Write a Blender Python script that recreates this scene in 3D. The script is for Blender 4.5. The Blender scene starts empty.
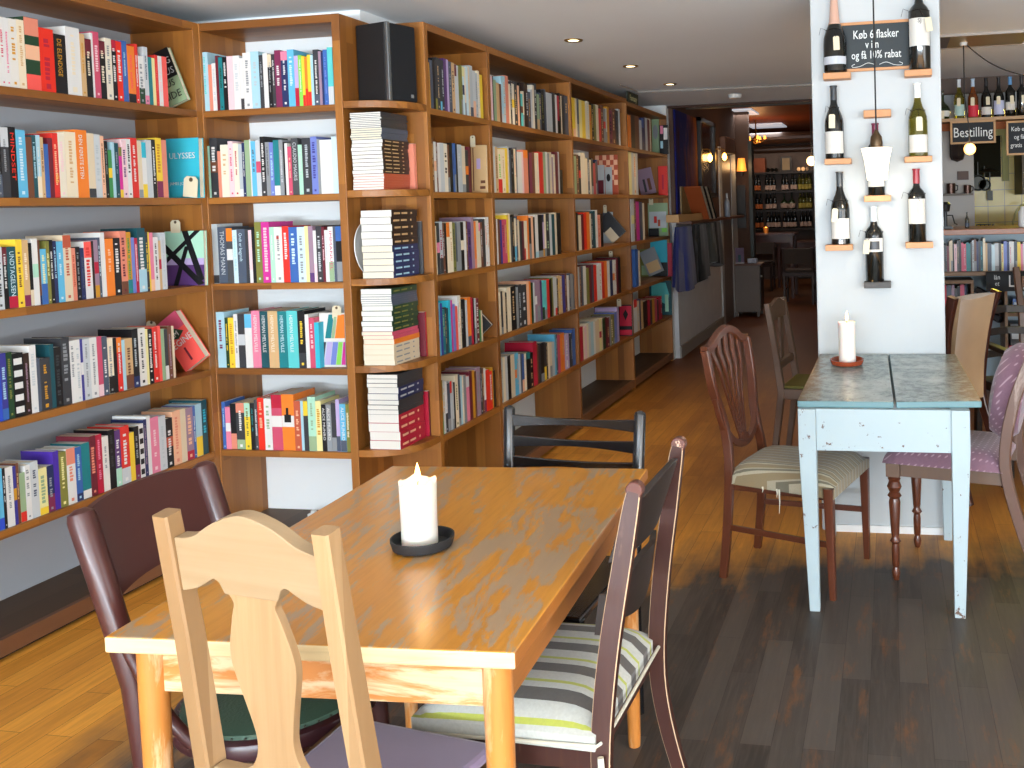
import bpy, math, random
from mathutils import Vector, Matrix
random.seed(7)
PI = math.pi
C = bpy.context.scene.collection
sin, cos = math.sin, math.cos

# ------------------------------------------------------------------ camera model (world: +Y into the room, Z up, metres)
F, CX, CY = 960.0, 704.4333, 246.3003
YAW, PITCH, ROLL, CAMH = -0.1916, -0.0442, 0.0292, 1.45

def proj(X, Y, Z):
    Z -= CAMH
    c, s = cos(YAW), sin(YAW); x = X*c - Y*s; y = X*s + Y*c
    c, s = cos(PITCH), sin(PITCH); y2 = y*c + Z*s; z2 = -y*s + Z*c
    c, s = cos(ROLL), sin(ROLL); x3 = x*c - z2*s; z3 = x*s + z2*c
    return CX + F*x3/y2, CY - F*z3/y2

def ray(u, v):
    x3 = (u-CX)/F; z3 = -(v-CY)/F
    c, s = cos(ROLL), sin(ROLL); x = x3*c + z3*s; z2 = -x3*s + z3*c
    c, s = cos(PITCH), sin(PITCH); y = c - z2*s; z = s + z2*c
    c, s = cos(YAW), sin(YAW)
    return x*c + y*s, -x*s + y*c, z

def at(u, v, x=None, y=None, z=None):
    "the point of a known plane of the room that the photograph shows at (u, v)"
    d = ray(u, v)
    t = (z-CAMH)/d[2] if z is not None else (x/d[0] if x is not None else y/d[1])
    return Vector((d[0]*t, d[1]*t, CAMH + d[2]*t))

# ------------------------------------------------------------------ materials
def lin(c):
    return tuple((v/12.92 if v <= .04045 else ((v+.055)/1.055)**2.4) for v in c)
def hexc(h):
    h = h.lstrip('#'); return lin(tuple(int(h[i:i+2], 16)/255 for i in (0, 2, 4)))
_m = {}
def mat(name, col='#888888', rough=.5, metal=0, coat=0, trans=0, emit=None, es=0, spec=.5, ior=1.45, bump=None, sheen=0, sss=0, vary=0, vscale=8):
    if name in _m: return _m[name]
    m = bpy.data.materials.new(name); m.use_nodes = True; nt = m.node_tree; b = nt.nodes['Principled BSDF']
    c = hexc(col) if isinstance(col, str) else col
    b.inputs['Base Color'].default_value = (*c, 1); b.inputs['Roughness'].default_value = rough
    b.inputs['Metallic'].default_value = metal; b.inputs['Coat Weight'].default_value = coat
    b.inputs['Coat Roughness'].default_value = .15
    b.inputs['Transmission Weight'].default_value = trans; b.inputs['IOR'].default_value = ior
    b.inputs['Specular IOR Level'].default_value = spec
    b.inputs['Sheen Weight'].default_value = sheen
    if sss: b.inputs['Subsurface Weight'].default_value = sss; b.inputs['Subsurface Scale'].default_value = .02
    if emit: b.inputs['Emission Color'].default_value = (*hexc(emit), 1); b.inputs['Emission Strength'].default_value = es
    if vary:
        tc = nt.nodes.new('ShaderNodeTexCoord'); n = nt.nodes.new('ShaderNodeTexNoise'); n.inputs['Scale'].default_value = vscale; n.inputs['Detail'].default_value = 6
        nt.links.new(tc.outputs['Object'], n.inputs['Vector'])
        mx = nt.nodes.new('ShaderNodeMix'); mx.data_type = 'RGBA'
        mx.inputs[6].default_value = (*[v*(1-vary) for v in c], 1); mx.inputs[7].default_value = (*[min(1, v*(1+vary)) for v in c], 1)
        nt.links.new(n.outputs['Fac'], mx.inputs[0]); nt.links.new(mx.outputs[2], b.inputs['Base Color'])
    if bump:
        n = nt.nodes.new('ShaderNodeTexNoise'); n.inputs['Scale'].default_value = bump[0]
        bp = nt.nodes.new('ShaderNodeBump'); bp.inputs['Strength'].default_value = bump[1]; bp.inputs['Distance'].default_value = .01
        nt.links.new(n.outputs['Fac'], bp.inputs['Height']); nt.links.new(bp.outputs['Normal'], b.inputs['Normal'])
    _m[name] = m; return m

class NT:
    "small helper for node graphs"
    def __init__(s, name, rough=.5, coat=0, spec=.5):
        s.m = bpy.data.materials.new(name); s.m.use_nodes = True; s.nt = s.m.node_tree; s.b = s.nt.nodes['Principled BSDF']
        s.b.inputs['Roughness'].default_value = rough; s.b.inputs['Coat Weight'].default_value = coat; s.b.inputs['Coat Roughness'].default_value = .2
        s.b.inputs['Specular IOR Level'].default_value = spec
        tc = s.nt.nodes.new('ShaderNodeTexCoord'); s.obj = tc.outputs['Object']
        _m[name] = s.m
    def link(s, a, b): s.nt.links.new(a, b)
    def sep(s, v):
        n = s.nt.nodes.new('ShaderNodeSeparateXYZ'); s.link(v, n.inputs[0]); return n.outputs
    def math(s, op, a, b=None, c=None):
        n = s.nt.nodes.new('ShaderNodeMath'); n.operation = op
        for i, v in enumerate((a, b, c)):
            if v is None: continue
            if isinstance(v, (int, float)): n.inputs[i].default_value = v
            else: s.link(v, n.inputs[i])
        return n.outputs[0]
    def comb(s, x, y, z=0):
        n = s.nt.nodes.new('ShaderNodeCombineXYZ')
        for i, v in enumerate((x, y, z)):
            if isinstance(v, (int, float)): n.inputs[i].default_value = v
            else: s.link(v, n.inputs[i])
        return n.outputs[0]
    def noise(s, v, scale=5, detail=4, rough=.5, dist=0):
        n = s.nt.nodes.new('ShaderNodeTexNoise'); s.link(v, n.inputs['Vector']); n.inputs['Scale'].default_value = scale
        n.inputs['Detail'].default_value = detail; n.inputs['Roughness'].default_value = rough; n.inputs['Distortion'].default_value = dist
        return n.outputs['Fac']
    def mix(s, f, a, b):
        n = s.nt.nodes.new('ShaderNodeMix'); n.data_type = 'RGBA'
        for i, v in ((0, f), (6, a), (7, b)):
            if isinstance(v, (int, float)): n.inputs[i].default_value = v
            elif isinstance(v, str): n.inputs[i].default_value = (*hexc(v), 1)
            else: s.link(v, n.inputs[i])
        return n.outputs[2]
    def ramp(s, f, lo, hi):
        n = s.nt.nodes.new('ShaderNodeMapRange'); s.link(f, n.inputs[0]); n.inputs[1].default_value = lo; n.inputs[2].default_value = hi; return n.outputs[0]
    def brick(s, v, w, h, c1, c2, mortar=0.0, mc='#1a120c'):
        n = s.nt.nodes.new('ShaderNodeTexBrick'); s.link(v, n.inputs['Vector']); n.inputs['Scale'].default_value = 1
        n.inputs['Brick Width'].default_value = w; n.inputs['Row Height'].default_value = h; n.inputs['Mortar Size'].default_value = mortar
        n.inputs['Color1'].default_value = (*hexc(c1), 1); n.inputs['Color2'].default_value = (*hexc(c2), 1); n.inputs['Mortar'].default_value = (*hexc(mc), 1)
        n.offset = .37; return n.outputs['Color']
    def out(s, col, bump=None, bs=.2, bd=.004):
        s.link(col, s.b.inputs['Base Color'])
        if bump is not None:
            n = s.nt.nodes.new('ShaderNodeBump'); n.inputs['Strength'].default_value = bs; n.inputs['Distance'].default_value = bd
            s.link(bump, n.inputs['Height']); s.link(n.outputs['Normal'], s.b.inputs['Normal'])
        return s.m

def wood(name, c1, c2, grain='Z', stave=.045, length=.55, rough=.45, dark=.75, coat=0, gscale=1.0):
    if name in _m: return _m[name]
    n = NT(name, rough, coat); x, y, z = n.sep(n.obj)
    g, p = {'X': (x, n.math('ADD', y, z)), 'Y': (y, n.math('ADD', x, z)), 'Z': (z, n.math('ADD', x, y))}[grain]
    col = n.brick(n.comb(g, p), length, stave, c1, c2) if stave else n.mix(.5, c1, c2)
    gr = n.noise(n.comb(n.math('MULTIPLY', g, 2.5*gscale), n.math('MULTIPLY', p, 55*gscale)), 1, 5, .6, .4)
    big = n.noise(n.comb(n.math('MULTIPLY', g, 1.2), n.math('MULTIPLY', p, 6)), 1, 3)
    f = n.ramp(gr, .35, .8)
    c2_ = n.mix(n.math('MULTIPLY', f, 1-dark+.15), col, c2)
    c3 = n.mix(n.math('MULTIPLY', n.ramp(big, .35, .75), .35), c2_, c1)
    return n.out(c3, gr, .08)

# ------------------------------------------------------------------ mesh builder
class G:
    def __init__(s): s.v = []; s.f = []; s.mi = []
    def quad_add(s, vs, fs, k=0):
        o = len(s.v); s.v += [tuple(p) for p in vs]; s.f += [tuple(i+o for i in f) for f in fs]; s.mi += [k]*len(fs)
        return s
    def box(s, x0, y0, z0, x1, y1, z1, k=0):
        vs = [(x, y, z) for z in (z0, z1) for y in (y0, y1) for x in (x0, x1)]
        return s.quad_add(vs, [(0, 2, 3, 1), (4, 5, 7, 6), (0, 1, 5, 4), (1, 3, 7, 5), (3, 2, 6, 7), (2, 0, 4, 6)], k)
    def sweep(s, path, w, d, side=(1, 0, 0), k=0, ch=.22, caps=True):
        "rectangular section with chamfered corners along a path; w along the side vector, d across"
        n = len(path); path = [Vector(p) for p in path]
        ws = w if isinstance(w, (list, tuple)) else [w]*n; ds = d if isinstance(d, (list, tuple)) else [d]*n
        rings = []
        for i, p in enumerate(path):
            t = (path[min(i+1, n-1)] - path[max(i-1, 0)]).normalized()
            sd = Vector(side) if not isinstance(side, list) else Vector(side[i])
            sd = (sd - t*sd.dot(t)).normalized(); nn = t.cross(sd).normalized()
            a, b = ws[i]/2, ds[i]/2; c = min(a, b)*ch
            pts = [(-a, -b+c), (-a+c, -b), (a-c, -b), (a, -b+c), (a, b-c), (a-c, b), (-a+c, b), (-a, b-c)]
            rings.append([p + sd*q[0] + nn*q[1] for q in pts])
        return s.rings(rings, k, caps)
    def rings(s, rings, k=0, caps=True, closed=False):
        m = len(rings[0]); vs = [p for r in rings for p in r]; fs = []
        nr = len(rings)
        for i in range(nr if closed else nr-1):
            for j in range(m):
                a, b = i*m+j, i*m+(j+1) % m; i2 = (i+1) % nr
                fs.append((a, b, i2*m+(j+1) % m, i2*m+j))
        if caps and not closed: fs.append(tuple(range(m-1, -1, -1))); fs.append(tuple(range((nr-1)*m, nr*m)))
        return s.quad_add(vs, fs, k)
    def tube(s, path, r, n=10, k=0, caps=True, closed=False):
        path = [Vector(p) for p in path]; N = len(path); rs = r if isinstance(r, (list, tuple)) else [r]*N
        rings = []; ref = None
        for i, p in enumerate(path):
            if closed: t = path[(i+1) % N] - path[i-1]
            else: t = path[min(i+1, N-1)] - path[max(i-1, 0)]
            t.normalize()
            if ref is None: ref = Vector((0, 0, 1)) if abs(t.z) < .9 else Vector((1, 0, 0))
            a = (ref - t*ref.dot(t)).normalized(); ref = a; b = t.cross(a)
            rings.append([p + a*(rs[i]*cos(2*PI*j/n)) + b*(rs[i]*sin(2*PI*j/n)) for j in range(n)])
        return s.rings(rings, k, caps, closed)
    def lathe(s, prof, c=(0, 0, 0), n=24, k=0, a0=0, a1=2*PI):
        full = abs(a1-a0-2*PI) < 1e-6; m = n if full else n+1; vs = []; fs = []
        for r, z in prof:
            for j in range(m):
                a = a0 + (a1-a0)*j/n; vs.append((c[0]+r*cos(a), c[1]+r*sin(a), c[2]+z))
        for i in range(len(prof)-1):
            for j in range(n if full else n):
                j2 = (j+1) % m
                fs.append((i*m+j, i*m+j2, (i+1)*m+j2, (i+1)*m+j))
        return s.quad_add(vs, fs, k)
    def prism(s, poly, t, M=Matrix(), k=0):
        "2D polygon in local XZ, thickness t along local Y (centred), placed by M"
        n = len(poly); vs = [M @ Vector((x, -t/2, z)) for x, z in poly] + [M @ Vector((x, t/2, z)) for x, z in poly]
        fs = [tuple(range(n)), tuple(range(2*n-1, n-1, -1))] + [(i, i+n, (i+1) % n+n, (i+1) % n) for i in range(n)]
        return s.quad_add(vs, fs, k)
    def build(s, name, mats, parent=None, loc=None, rotz=0, smooth=False, bevel=0, sub=0, recalc=True):
        me = bpy.data.meshes.new(name); me.from_pydata(s.v, [], s.f); me.update()
        mats = mats if isinstance(mats, (list, tuple)) else [mats]
        for m in mats: me.materials.append(m)
        for i, p in enumerate(me.polygons): p.material_index = min(s.mi[i], len(mats)-1)
        if recalc:
            import bmesh
            bm = bmesh.new(); bm.from_mesh(me); bmesh.ops.recalc_face_normals(bm, faces=bm.faces); bm.to_mesh(me); bm.free()
        o = bpy.data.objects.new(name, me); C.objects.link(o)
        if loc is not None: o.location = loc
        o.rotation_euler = (0, 0, rotz)
        if parent: o.parent = parent
        if bevel:
            b = o.modifiers.new('b', 'BEVEL'); b.width = bevel; b.segments = 2; b.limit_method = 'ANGLE'; b.angle_limit = .6
        if sub:
            b = o.modifiers.new('s', 'SUBSURF'); b.levels = b.render_levels = sub
        if smooth:
            for p in me.polygons: p.use_smooth = True
            try: me.set_sharp_from_angle(angle=math.radians(42))
            except Exception: pass
        return o

def tag(o, label, cat, group=None, kind=None):
    o['label'] = label; o['category'] = cat
    if group: o['group'] = group
    if kind: o['kind'] = kind
    return o
def thing(name, label, cat, loc=(0, 0, 0), rotz=0, group=None):
    o = bpy.data.objects.new(name, None); C.objects.link(o); o.location = loc; o.rotation_euler = (0, 0, rotz); o.empty_display_size = .1
    return tag(o, label, cat, group)
def struct(name, g, m, **k):
    o = g.build(name, m, **k); o['kind'] = 'structure'; return o
def copy_tree(o):
    c = o.copy(); C.objects.link(c)
    for ch in o.children:
        d = copy_tree(ch); d.parent = c
    return c
_ids = {}
def text_obj(name, s, m, parent, origin, xdir, ydir, height, align='CENTER', thick=.0004, squeeze=1.0, spacing=1.0, bold=0.0):
    "lettering as a mesh: baseline direction xdir, up direction ydir, cap height in metres"
    cu = bpy.data.curves.new(name, 'FONT'); cu.body = s; cu.align_x = align; cu.size = height/.7; cu.extrude = thick; cu.resolution_u = 2; cu.space_character = spacing; cu.offset = height*bold
    t = bpy.data.objects.new(name+'_t', cu); C.objects.link(t)
    me = bpy.data.meshes.new_from_object(t)
    bpy.data.objects.remove(t); bpy.data.curves.remove(cu)
    me.name = name; me.materials.clear(); me.materials.append(m)
    X = Vector(xdir).normalized(); Y = Vector(ydir).normalized(); Z = X.cross(Y)
    M = Matrix(((X.x, Y.x, Z.x, origin[0]), (X.y, Y.y, Z.y, origin[1]), (X.z, Y.z, Z.z, origin[2]), (0, 0, 0, 1)))
    S = Matrix.Diagonal((squeeze, 1, 1, 1))
    me.transform(M @ S)
    o = bpy.data.objects.new(name, me); C.objects.link(o)
    if parent: o.parent = parent
    return o

# colours by everyday name
COL = {'white': '#dcdbd8', 'cream': '#e6d8bc', 'ivory': '#e3dac6', 'red': '#d8322a', 'bright red': '#e0301f', 'black': '#1b1a1c', 'charcoal': '#3a3b3f', 'dark grey': '#4a4b4e',
 'grey': '#8b8f92', 'light grey': '#c3c8cb', 'silver': '#b4bcc0', 'slate': '#4d5666', 'navy': '#27315c', 'blue': '#3a63a8', 'royal blue': '#2f4cc0', 'indigo': '#3d3a8a',
 'sky blue': '#5fb2d6', 'light blue': '#a4cbd9', 'pale blue': '#c6dde6', 'teal': '#1f7a80', 'dark teal': '#1e4f58', 'aqua': '#5bc4c4', 'turquoise': '#37b3c9', 'mint': '#a9d8bf', 'green': '#3f8a4c',
 'dark green': '#24432c', 'sage green': '#93ab86', 'lime green': '#86cf52', 'olive': '#7d7c3c', 'yellow': '#ecc93a', 'pale yellow': '#e6dc9a', 'ochre': '#c99028', 'orange': '#ea7f2c',
 'peach': '#eab592', 'coral': '#ee5a52', 'salmon': '#dd8870', 'pink': '#df7f9a', 'pale pink': '#eac6cb', 'rose': '#c84f6a', 'magenta': '#cc3392', 'crimson': '#b3203a', 'maroon': '#6b2430',
 'plum': '#7c2c50', 'purple': '#5c3a72', 'violet': '#4a2f9c', 'lilac': '#b9a6cf', 'mauve': '#9a7f92', 'brown': '#6f4430', 'dark brown': '#33241e', 'tan': '#cda97a', 'beige': '#d9c8ab',
 'terracotta': '#b8563c', 'periwinkle': '#6f7fc4', 'off-white': '#dedbd4'}
def cmat(c):
    return mat('cover '+c, COL[c], rough=.38, spec=.45)
PAGES = mat('book pages', '#ddd4be', .9); PAGES_W = mat('white book pages', '#dddad2', .9)

# ------------------------------------------------------------------ light and room
wd = bpy.data.worlds.new('World'); bpy.context.scene.world = wd; wd.use_nodes = True
bg = wd.node_tree.nodes['Background']; bg.inputs[0].default_value = (.72, .84, 1, 1); bg.inputs[1].default_value = 1.0
CEIL = 2.368
white_wall = mat('white plaster', '#e9ecec', .8, bump=(30, .08), vary=.03, vscale=3)
grey_wall = mat('grey painted wall', '#a9a5a0', .8, vary=.05)
XL, XM, XR, YC = -2.9127, -2.2456, -2.0076, 3.6941
Y0, Y1, Y2, Y3, Y4 = 4.0087, 4.6848, 5.9809, 7.3217, 8.6874
ZT = 2.2909; ZS = [1.9139, 1.5388, 1.1638, .7928, .4317]; ZB = .0747
PT = .034; ST = .028

def floor_mat():
    n = NT('worn oak floor', .5, .0, .4); x, y, z = n.sep(n.obj)
    v = n.comb(y, x)
    worn = n.brick(v, .62, .085, '#574e47', '#352e29', .0008, '#2c241d')
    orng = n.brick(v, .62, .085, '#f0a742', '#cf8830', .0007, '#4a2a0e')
    gr = n.noise(n.comb(n.math('MULTIPLY', x, 60), n.math('MULTIPLY', y, 4)), 1, 6, .65, .8)
    big = n.noise(n.obj, 1.6, 5, .6); med = n.noise(n.comb(n.math('MULTIPLY', x, 9), n.math('MULTIPLY', y, 1.6)), 1, 4, .6)
    worn = n.mix(n.math('MULTIPLY', n.ramp(gr, .42, .75), .55), worn, '#5f544c')
    worn = n.mix(n.math('MULTIPLY', n.ramp(n.noise(n.comb(n.math('MULTIPLY', x, 14), n.math('MULTIPLY', y, 3)), 1, 5, .7), .55, .68), .6), worn, '#7e4f28')
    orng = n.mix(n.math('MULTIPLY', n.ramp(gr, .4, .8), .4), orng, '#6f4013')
    # where feet have worn the varnish off: an oval round the tables
    dx = n.math('DIVIDE', n.math('SUBTRACT', x, .3), 2.6); dy = n.math('DIVIDE', n.math('SUBTRACT', y, 1.3), 2.75)
    r = n.math('SQRT', n.math('ADD', n.math('MULTIPLY', dx, dx), n.math('MULTIPLY', dy, dy)))
    r = n.math('ADD', r, n.math('MULTIPLY', n.math('SUBTRACT', big, .5), .35)); r = n.math('ADD', r, n.math('MULTIPLY', n.math('SUBTRACT', med, .5), .35))
    return n.out(n.mix(n.ramp(r, .9, 1.08), worn, n.mix(n.math('MULTIPLY', n.ramp(n.math('ADD', y, n.math('MULTIPLY', big, 1.5)), 5.6, 9.2), .92), n.mix(n.math('MULTIPLY', n.math('MULTIPLY', n.ramp(n.math('ADD', x, med), -.95, -.35), n.ramp(y, 3.9, 4.8)), .8), orng, '#7a4720'), '#5f3015')), gr, .12, .002)  # rear planks darkened in colour to stand in for the dim back room
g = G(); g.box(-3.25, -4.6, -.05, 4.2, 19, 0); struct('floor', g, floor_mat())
ceil_m = mat('painted ceiling', '#eef6fc', .85, bump=(14, .15), vary=.05, vscale=1.2)
g = G(); g.box(-3.3, -4.6, CEIL, 4.2, 8.75, CEIL+.06); struct('ceiling', g, ceil_m)
# walls round the front room
g = G(); g.box(-3.32, -4.6, 0, -3.222, 4.1, CEIL); struct('wall_left', g, mat('white wall with shade in colour', '#9ea1a6', .8, bump=(30, .08)))  # white wall made greyer; its shade is put into the colour
g = G(); g.box(-3.222, 4.0, 0, -2.325, 4.1, CEIL); struct('wall_alcove', g, white_wall)
g = G(); g.box(-2.42, 4.1, 0, -2.325, 8.75, CEIL); struct('wall_bookcases', g, white_wall)
g = G(); g.box(-2.325, 8.692, 0, -2.012, 8.79, CEIL); struct('wall_end', g, white_wall)
# window side behind the camera: piers, sill and head round three big panes of daylight
g = G(); g.box(-3.3, -4.6, 0, 4.2, -4.5, .45); g.box(-3.3, -4.6, 2.25, 4.2, -4.5, CEIL)
for xa in (-3.3, -.95, 1.45, 4.1): g.box(xa, -4.6, .45, xa+.1, -4.5, 2.25)
struct('wall_front', g, white_wall)
g = G(); g.box(4.1, -4.6, 0, 4.2, 19, CEIL+.3); struct('wall_right', g, mat('right wall paint', '#cfc8bd', .8))

def area(name, loc, rot, sx, sy, power, col):
    l = bpy.data.lights.new(name, 'AREA'); l.shape = 'RECTANGLE'; l.size = sx; l.size_y = sy; l.energy = power; l.color = col
    o = bpy.data.objects.new(name, l); o.location = loc; o.rotation_euler = rot; C.objects.link(o); return o
def point(name, loc, power, col, r=.03):
    l = bpy.data.lights.new(name, 'POINT'); l.energy = power; l.color = col; l.shadow_soft_size = r
    o = bpy.data.objects.new(name, l); o.location = loc; C.objects.link(o); return o
for i, xa in enumerate((-2.1, .3, 2.8)):
    area('daylight_window', (xa, -4.55, 1.35), (math.radians(96), 0, 0), 2.2, 1.75, 80, (.84, .93, 1))
for ya in (-2.6, .6): area('side_window', (4.07, ya, 1.35), (math.radians(90), 0, math.radians(90)), 2.4, 1.7, 110, (.9, .95, 1))
for i, xa in enumerate((-2.1, .3, 2.8)):
    area('ceiling_fill', (xa, -4.5, .75), (math.radians(146), 0, 0), 2.2, .5, 590, (.78, .9, 1))  # added uplights that brighten the ceiling

# ------------------------------------------------------------------ bookcases
OAK = dict(c1='#a66b2c', c2='#744417', stave=.05, length=.6, rough=.42, dark=.7)
oakY = wood('oak staves along the shelf', grain='Y', **OAK); oakX = wood('oak staves across', grain='X', **OAK); oakZ = wood('oak staves upright', grain='Z', **OAK)
darkboard = wood('scuffed dark plinth board', '#5c4430', '#443121', 'Y', .12, 1.2, .6)

plf = wood('brown plinth front', '#80563a', '#65412a', 'Y', .2, 1.5, .5)
def plinth(case, x0, x1, y0, y1, front):
    g = G(); g.box(x0, y0, ZB-.012, x1, y1, ZB); g.build('plinth_top', darkboard, case)
    g = G()
    if front == 'X': g.box(x1-.02, y0, ZB-.055, x1+.001, y1, ZB+.001); g.build('plinth_front', plf, case); g = G(); g.box(x1-.05, y0, 0, x1-.03, y1, ZB-.055)
    else: g.box(x0, y0-.001, ZB-.055, x1, y0+.02, ZB+.001); g.build('plinth_front', plf, case); g = G(); g.box(x0, y0+.03, 0, x1, y0+.05, ZB-.055)
    g.build('toe_kick', mat('dark toe kick', '#241c16', .8), case)

c = thing('bookcase', 'long oak bookcase along the left wall with five rows of books', 'bookcase', (0, 0, 0), 0, 'oak bookcases round the corner of the room')
for z in ZS: g = G(); g.box(-3.222, 1.2, z-ST, XL, YC-PT, z); g.build('shelf', oakY, c, bevel=.002)
g = G(); g.box(-3.222, 1.2, ZT-.034, XL, YC-PT, ZT); g.build('top_board', oakY, c, bevel=.002)
for ya in (1.2-PT, YC-PT): g = G(); g.box(-3.222, ya, 0, XL, ya+PT, ZT); g.build('end_panel', oakZ, c, bevel=.002)
plinth(c, -3.222, XL, 1.2, YC-PT, 'X')
c = thing('bookcase', 'narrow oak bookcase in the corner facing the room beside the black speaker', 'bookcase', (0, 0, 0), 0, 'oak bookcases round the corner of the room')
MXL, MXR = XL+.004, XM-.036
for z in ZS: g = G(); g.box(MXL, YC+.002, z-ST, MXR, 3.998, z); g.build('shelf', oakX, c, bevel=.002)
g = G(); g.box(MXL, YC+.002, ZT-.034, MXR, 3.998, ZT); g.build('top_board', oakX, c, bevel=.002)
g = G(); g.box(XL-.036, YC, 0, MXL, 3.998, ZT); g.build('side_panel', oakZ, c, bevel=.002)
g = G(); g.box(MXR, YC, 0, XM, 3.998, ZT); g.build('side_panel', oakZ, c, bevel=.002)
plinth(c, MXL, MXR, YC+.004, 3.998, 'Y')
g = G(); g.box(-2.64, 3.9, ZB, -2.35, 3.925, ZB+.012); g.box(-2.62, 3.895, ZB+.012, -2.6, 3.91, ZB+.03)
tag(g.build('cable_strip', mat('white cable duct', '#dcdcd8', .5)), 'thin white cable strip lying on the plinth of the corner bookcase', 'cable')
# rounded corner shelves between the two cases
c = thing('corner_shelving', 'rounded open oak corner shelves holding the speaker and flat stacks of books', 'shelf', (0, 0, 0), 0)
R_ = .2
for z in ZS:
    z += .011; poly = [(XM, YC+.003)] + [(XR-R_+R_*sin(a), YC+.003+R_-R_*cos(a)) for a in [PI/2*i/10 for i in range(11)]] + [(XR, Y0-PT), (XM, Y0-PT)]
    n = len(poly); g = G(); g.quad_add([(x, y, z-.03) for x, y in poly]+[(x, y, z) for x, y in poly], [tuple(range(n-1, -1, -1)), tuple(range(n, 2*n))]+[(i, (i+1) % n, (i+1) % n+n, i+n) for i in range(n)])
    g.build('shelf', oakX, c, bevel=.002)

UN = [('nearest', Y0, Y1), ('second', Y1, Y2), ('third', Y2, Y3), ('farthest', Y3, Y4)]
for k, (nm, ya, yb) in enumerate(UN):
    lab = {0: 'first oak wall bookcase right of the corner shelves, plain back', 1: 'wide oak wall bookcase behind the black ladder-back chair', 2: 'oak wall bookcase with chequered board and an empty bottom', 3: 'lower farthest oak bookcase next to the blue and orange painting'}[k]
    c = thing('bookcase', lab, 'bookcase', (0, 0, 0), 0, 'oak bookcases round the corner of the room')
    zt = ZT if k < 3 else 2.272
    for z in ZS: g = G(); g.box(-2.323, ya, z-ST, XR, yb-PT, z); g.build('shelf', oakY, c, bevel=.002)
    g = G(); g.box(-2.323, ya, zt-.034, XR, yb-PT, zt); g.build('top_board', oakY, c, bevel=.002)
    if k == 0: g = G(); g.box(-2.323, Y0-PT, 0, XR, Y0, ZT); g.build('side_panel', oakZ, c, bevel=.002); g = G(); g.box(-2.323, Y0+.001, .08, -2.31, yb-PT, zt-.034); g.build('back_panel', oakZ, c)
    g = G(); g.box(-2.323, yb-PT, 0, XR, yb, ZT if k < 3 else zt); g.build('side_panel', oakZ, c, bevel=.002)
    plinth(c, -2.323, XR, ya, yb-PT, 'X')

# ------------------------------------------------------------------ books
# each row: entries "right edge px, top px, colour, extras"; extras: t=title colour, b=lower band, u=upper band, m=middle band, T=lettering; a leading left edge after '<'
ROWS = {}
ROWS['L1'] = '''2,17,white,t=pink;7,17,white,t=rose;12,18,white,t=pink;20,19,off-white,t=ochre;27.5,20,cream,t=tan;42,18,dark green,u=salmon,m=peach,b=coral;56.5,28.6,bright red,t=crimson;68.5,34.6,black,T=DE ELENDIGE/ochre;
82.7,27.6,white,t=cream;87.7,34,tan,t=ochre;94,39,black,t=cream,u=maroon;96,33,white;101.9,32,rose,t=pale pink;107.7,41,black,t=cream,u=maroon;114.2,38.4,ivory,t=grey;118.7,40,black,u=crimson,t=white;124.3,41.5,bright red,t=white;129.5,41,blue,t=light blue;
137,46,orange,b=black,t=coral;140.3,44,red,t=white;146,56,white,b=dark green,t=grey;150.1,47,light grey,b=pink,t=slate;153.9,57,teal;157,58,pale yellow;160,55,red,t=coral;164,56,white,t=pale pink;169,56.6,coral'''
ROWS['L2'] = '''3.7,127,black,b=slate,t=grey;11.7,127,charcoal,u=light grey,t=grey;19.2,127,black,T=MINDSET/bright red;28.8,130,sky blue,t=pale blue;35,137,brown;39,135,dark teal,t=light blue;43.2,135,light blue,t=white,b=cream;46.4,137,tan,t=brown;51,144,blue;55.5,138,maroon;61,133,red,t=peach,T2=YOLD/yellow;
67.8,133,ivory,t=pale pink;78.9,132,cream,t=tan;90,130,orange,T=DEN FØRSTE STEN/white;97,133.3,beige,b=charcoal;103.2,134.4,light grey,t=silver;106.8,136,peach,t=brown;110.3,141,black,t=grey;114,150,green,m=yellow;117,142,light blue;121,143,dark teal,t=grey;124.2,147,magenta,b=yellow,u=olive;129,140,pale pink,t=purple;133.3,139,white,t=black;
139.8,138,red,t=off-white;144,140.5,beige,b=grey;148.5,142,white,u=turquoise,b=yellow;154,140,light grey;158,139.5,black,t=white;164,138,yellow,b=plum,t=ochre;169,140,salmon'''
ROWS['L3'] = '''5.3,247,light grey,t=charcoal;10,247,black,u=maroon,t=white;19,246.7,dark teal,T=UNDTAGELSEN/pale blue,b=crimson;25.4,239.3,yellow,t=brown;31.6,240,tan,b=plum,t=cream;35,243,black,b=beige;40.8,238.5,white,m=mint;43,240,brown,b=navy;49,249,sky blue,b=blue,t=pale yellow;52.5,241,olive,t=pale yellow;56,240,black,t=white;59.5,241,navy,t=light blue;66,241.4,sky blue,t=pale blue;74,235,beige,u=terracotta,t=terracotta;
78,248,salmon,t=terracotta;82.5,247,black,t=grey;86.6,248,navy,t=slate;94,241.4,white,t=red,u=coral;96.3,241,dark brown;100.6,240,mauve,m=crimson,b=ochre;103,237.5,slate,t=pale blue;107.6,232.5,white;115.9,238.6,orange,t=peach;122.7,238,black,t=white;129,231,salmon,b=brown,t=maroon;133.6,232,ochre,b=teal,t=green;
137,237.5,periwinkle;140,238,crimson,t=pale pink;148,228,dark teal,b=light blue,t=white;150.5,232,charcoal,t=yellow;152,232,yellow;155.6,232.6,pink,b=peach;160.5,237,white,t=black;163,240.6,tan,m=crimson;168,232.6,light grey,t=silver'''
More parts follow.
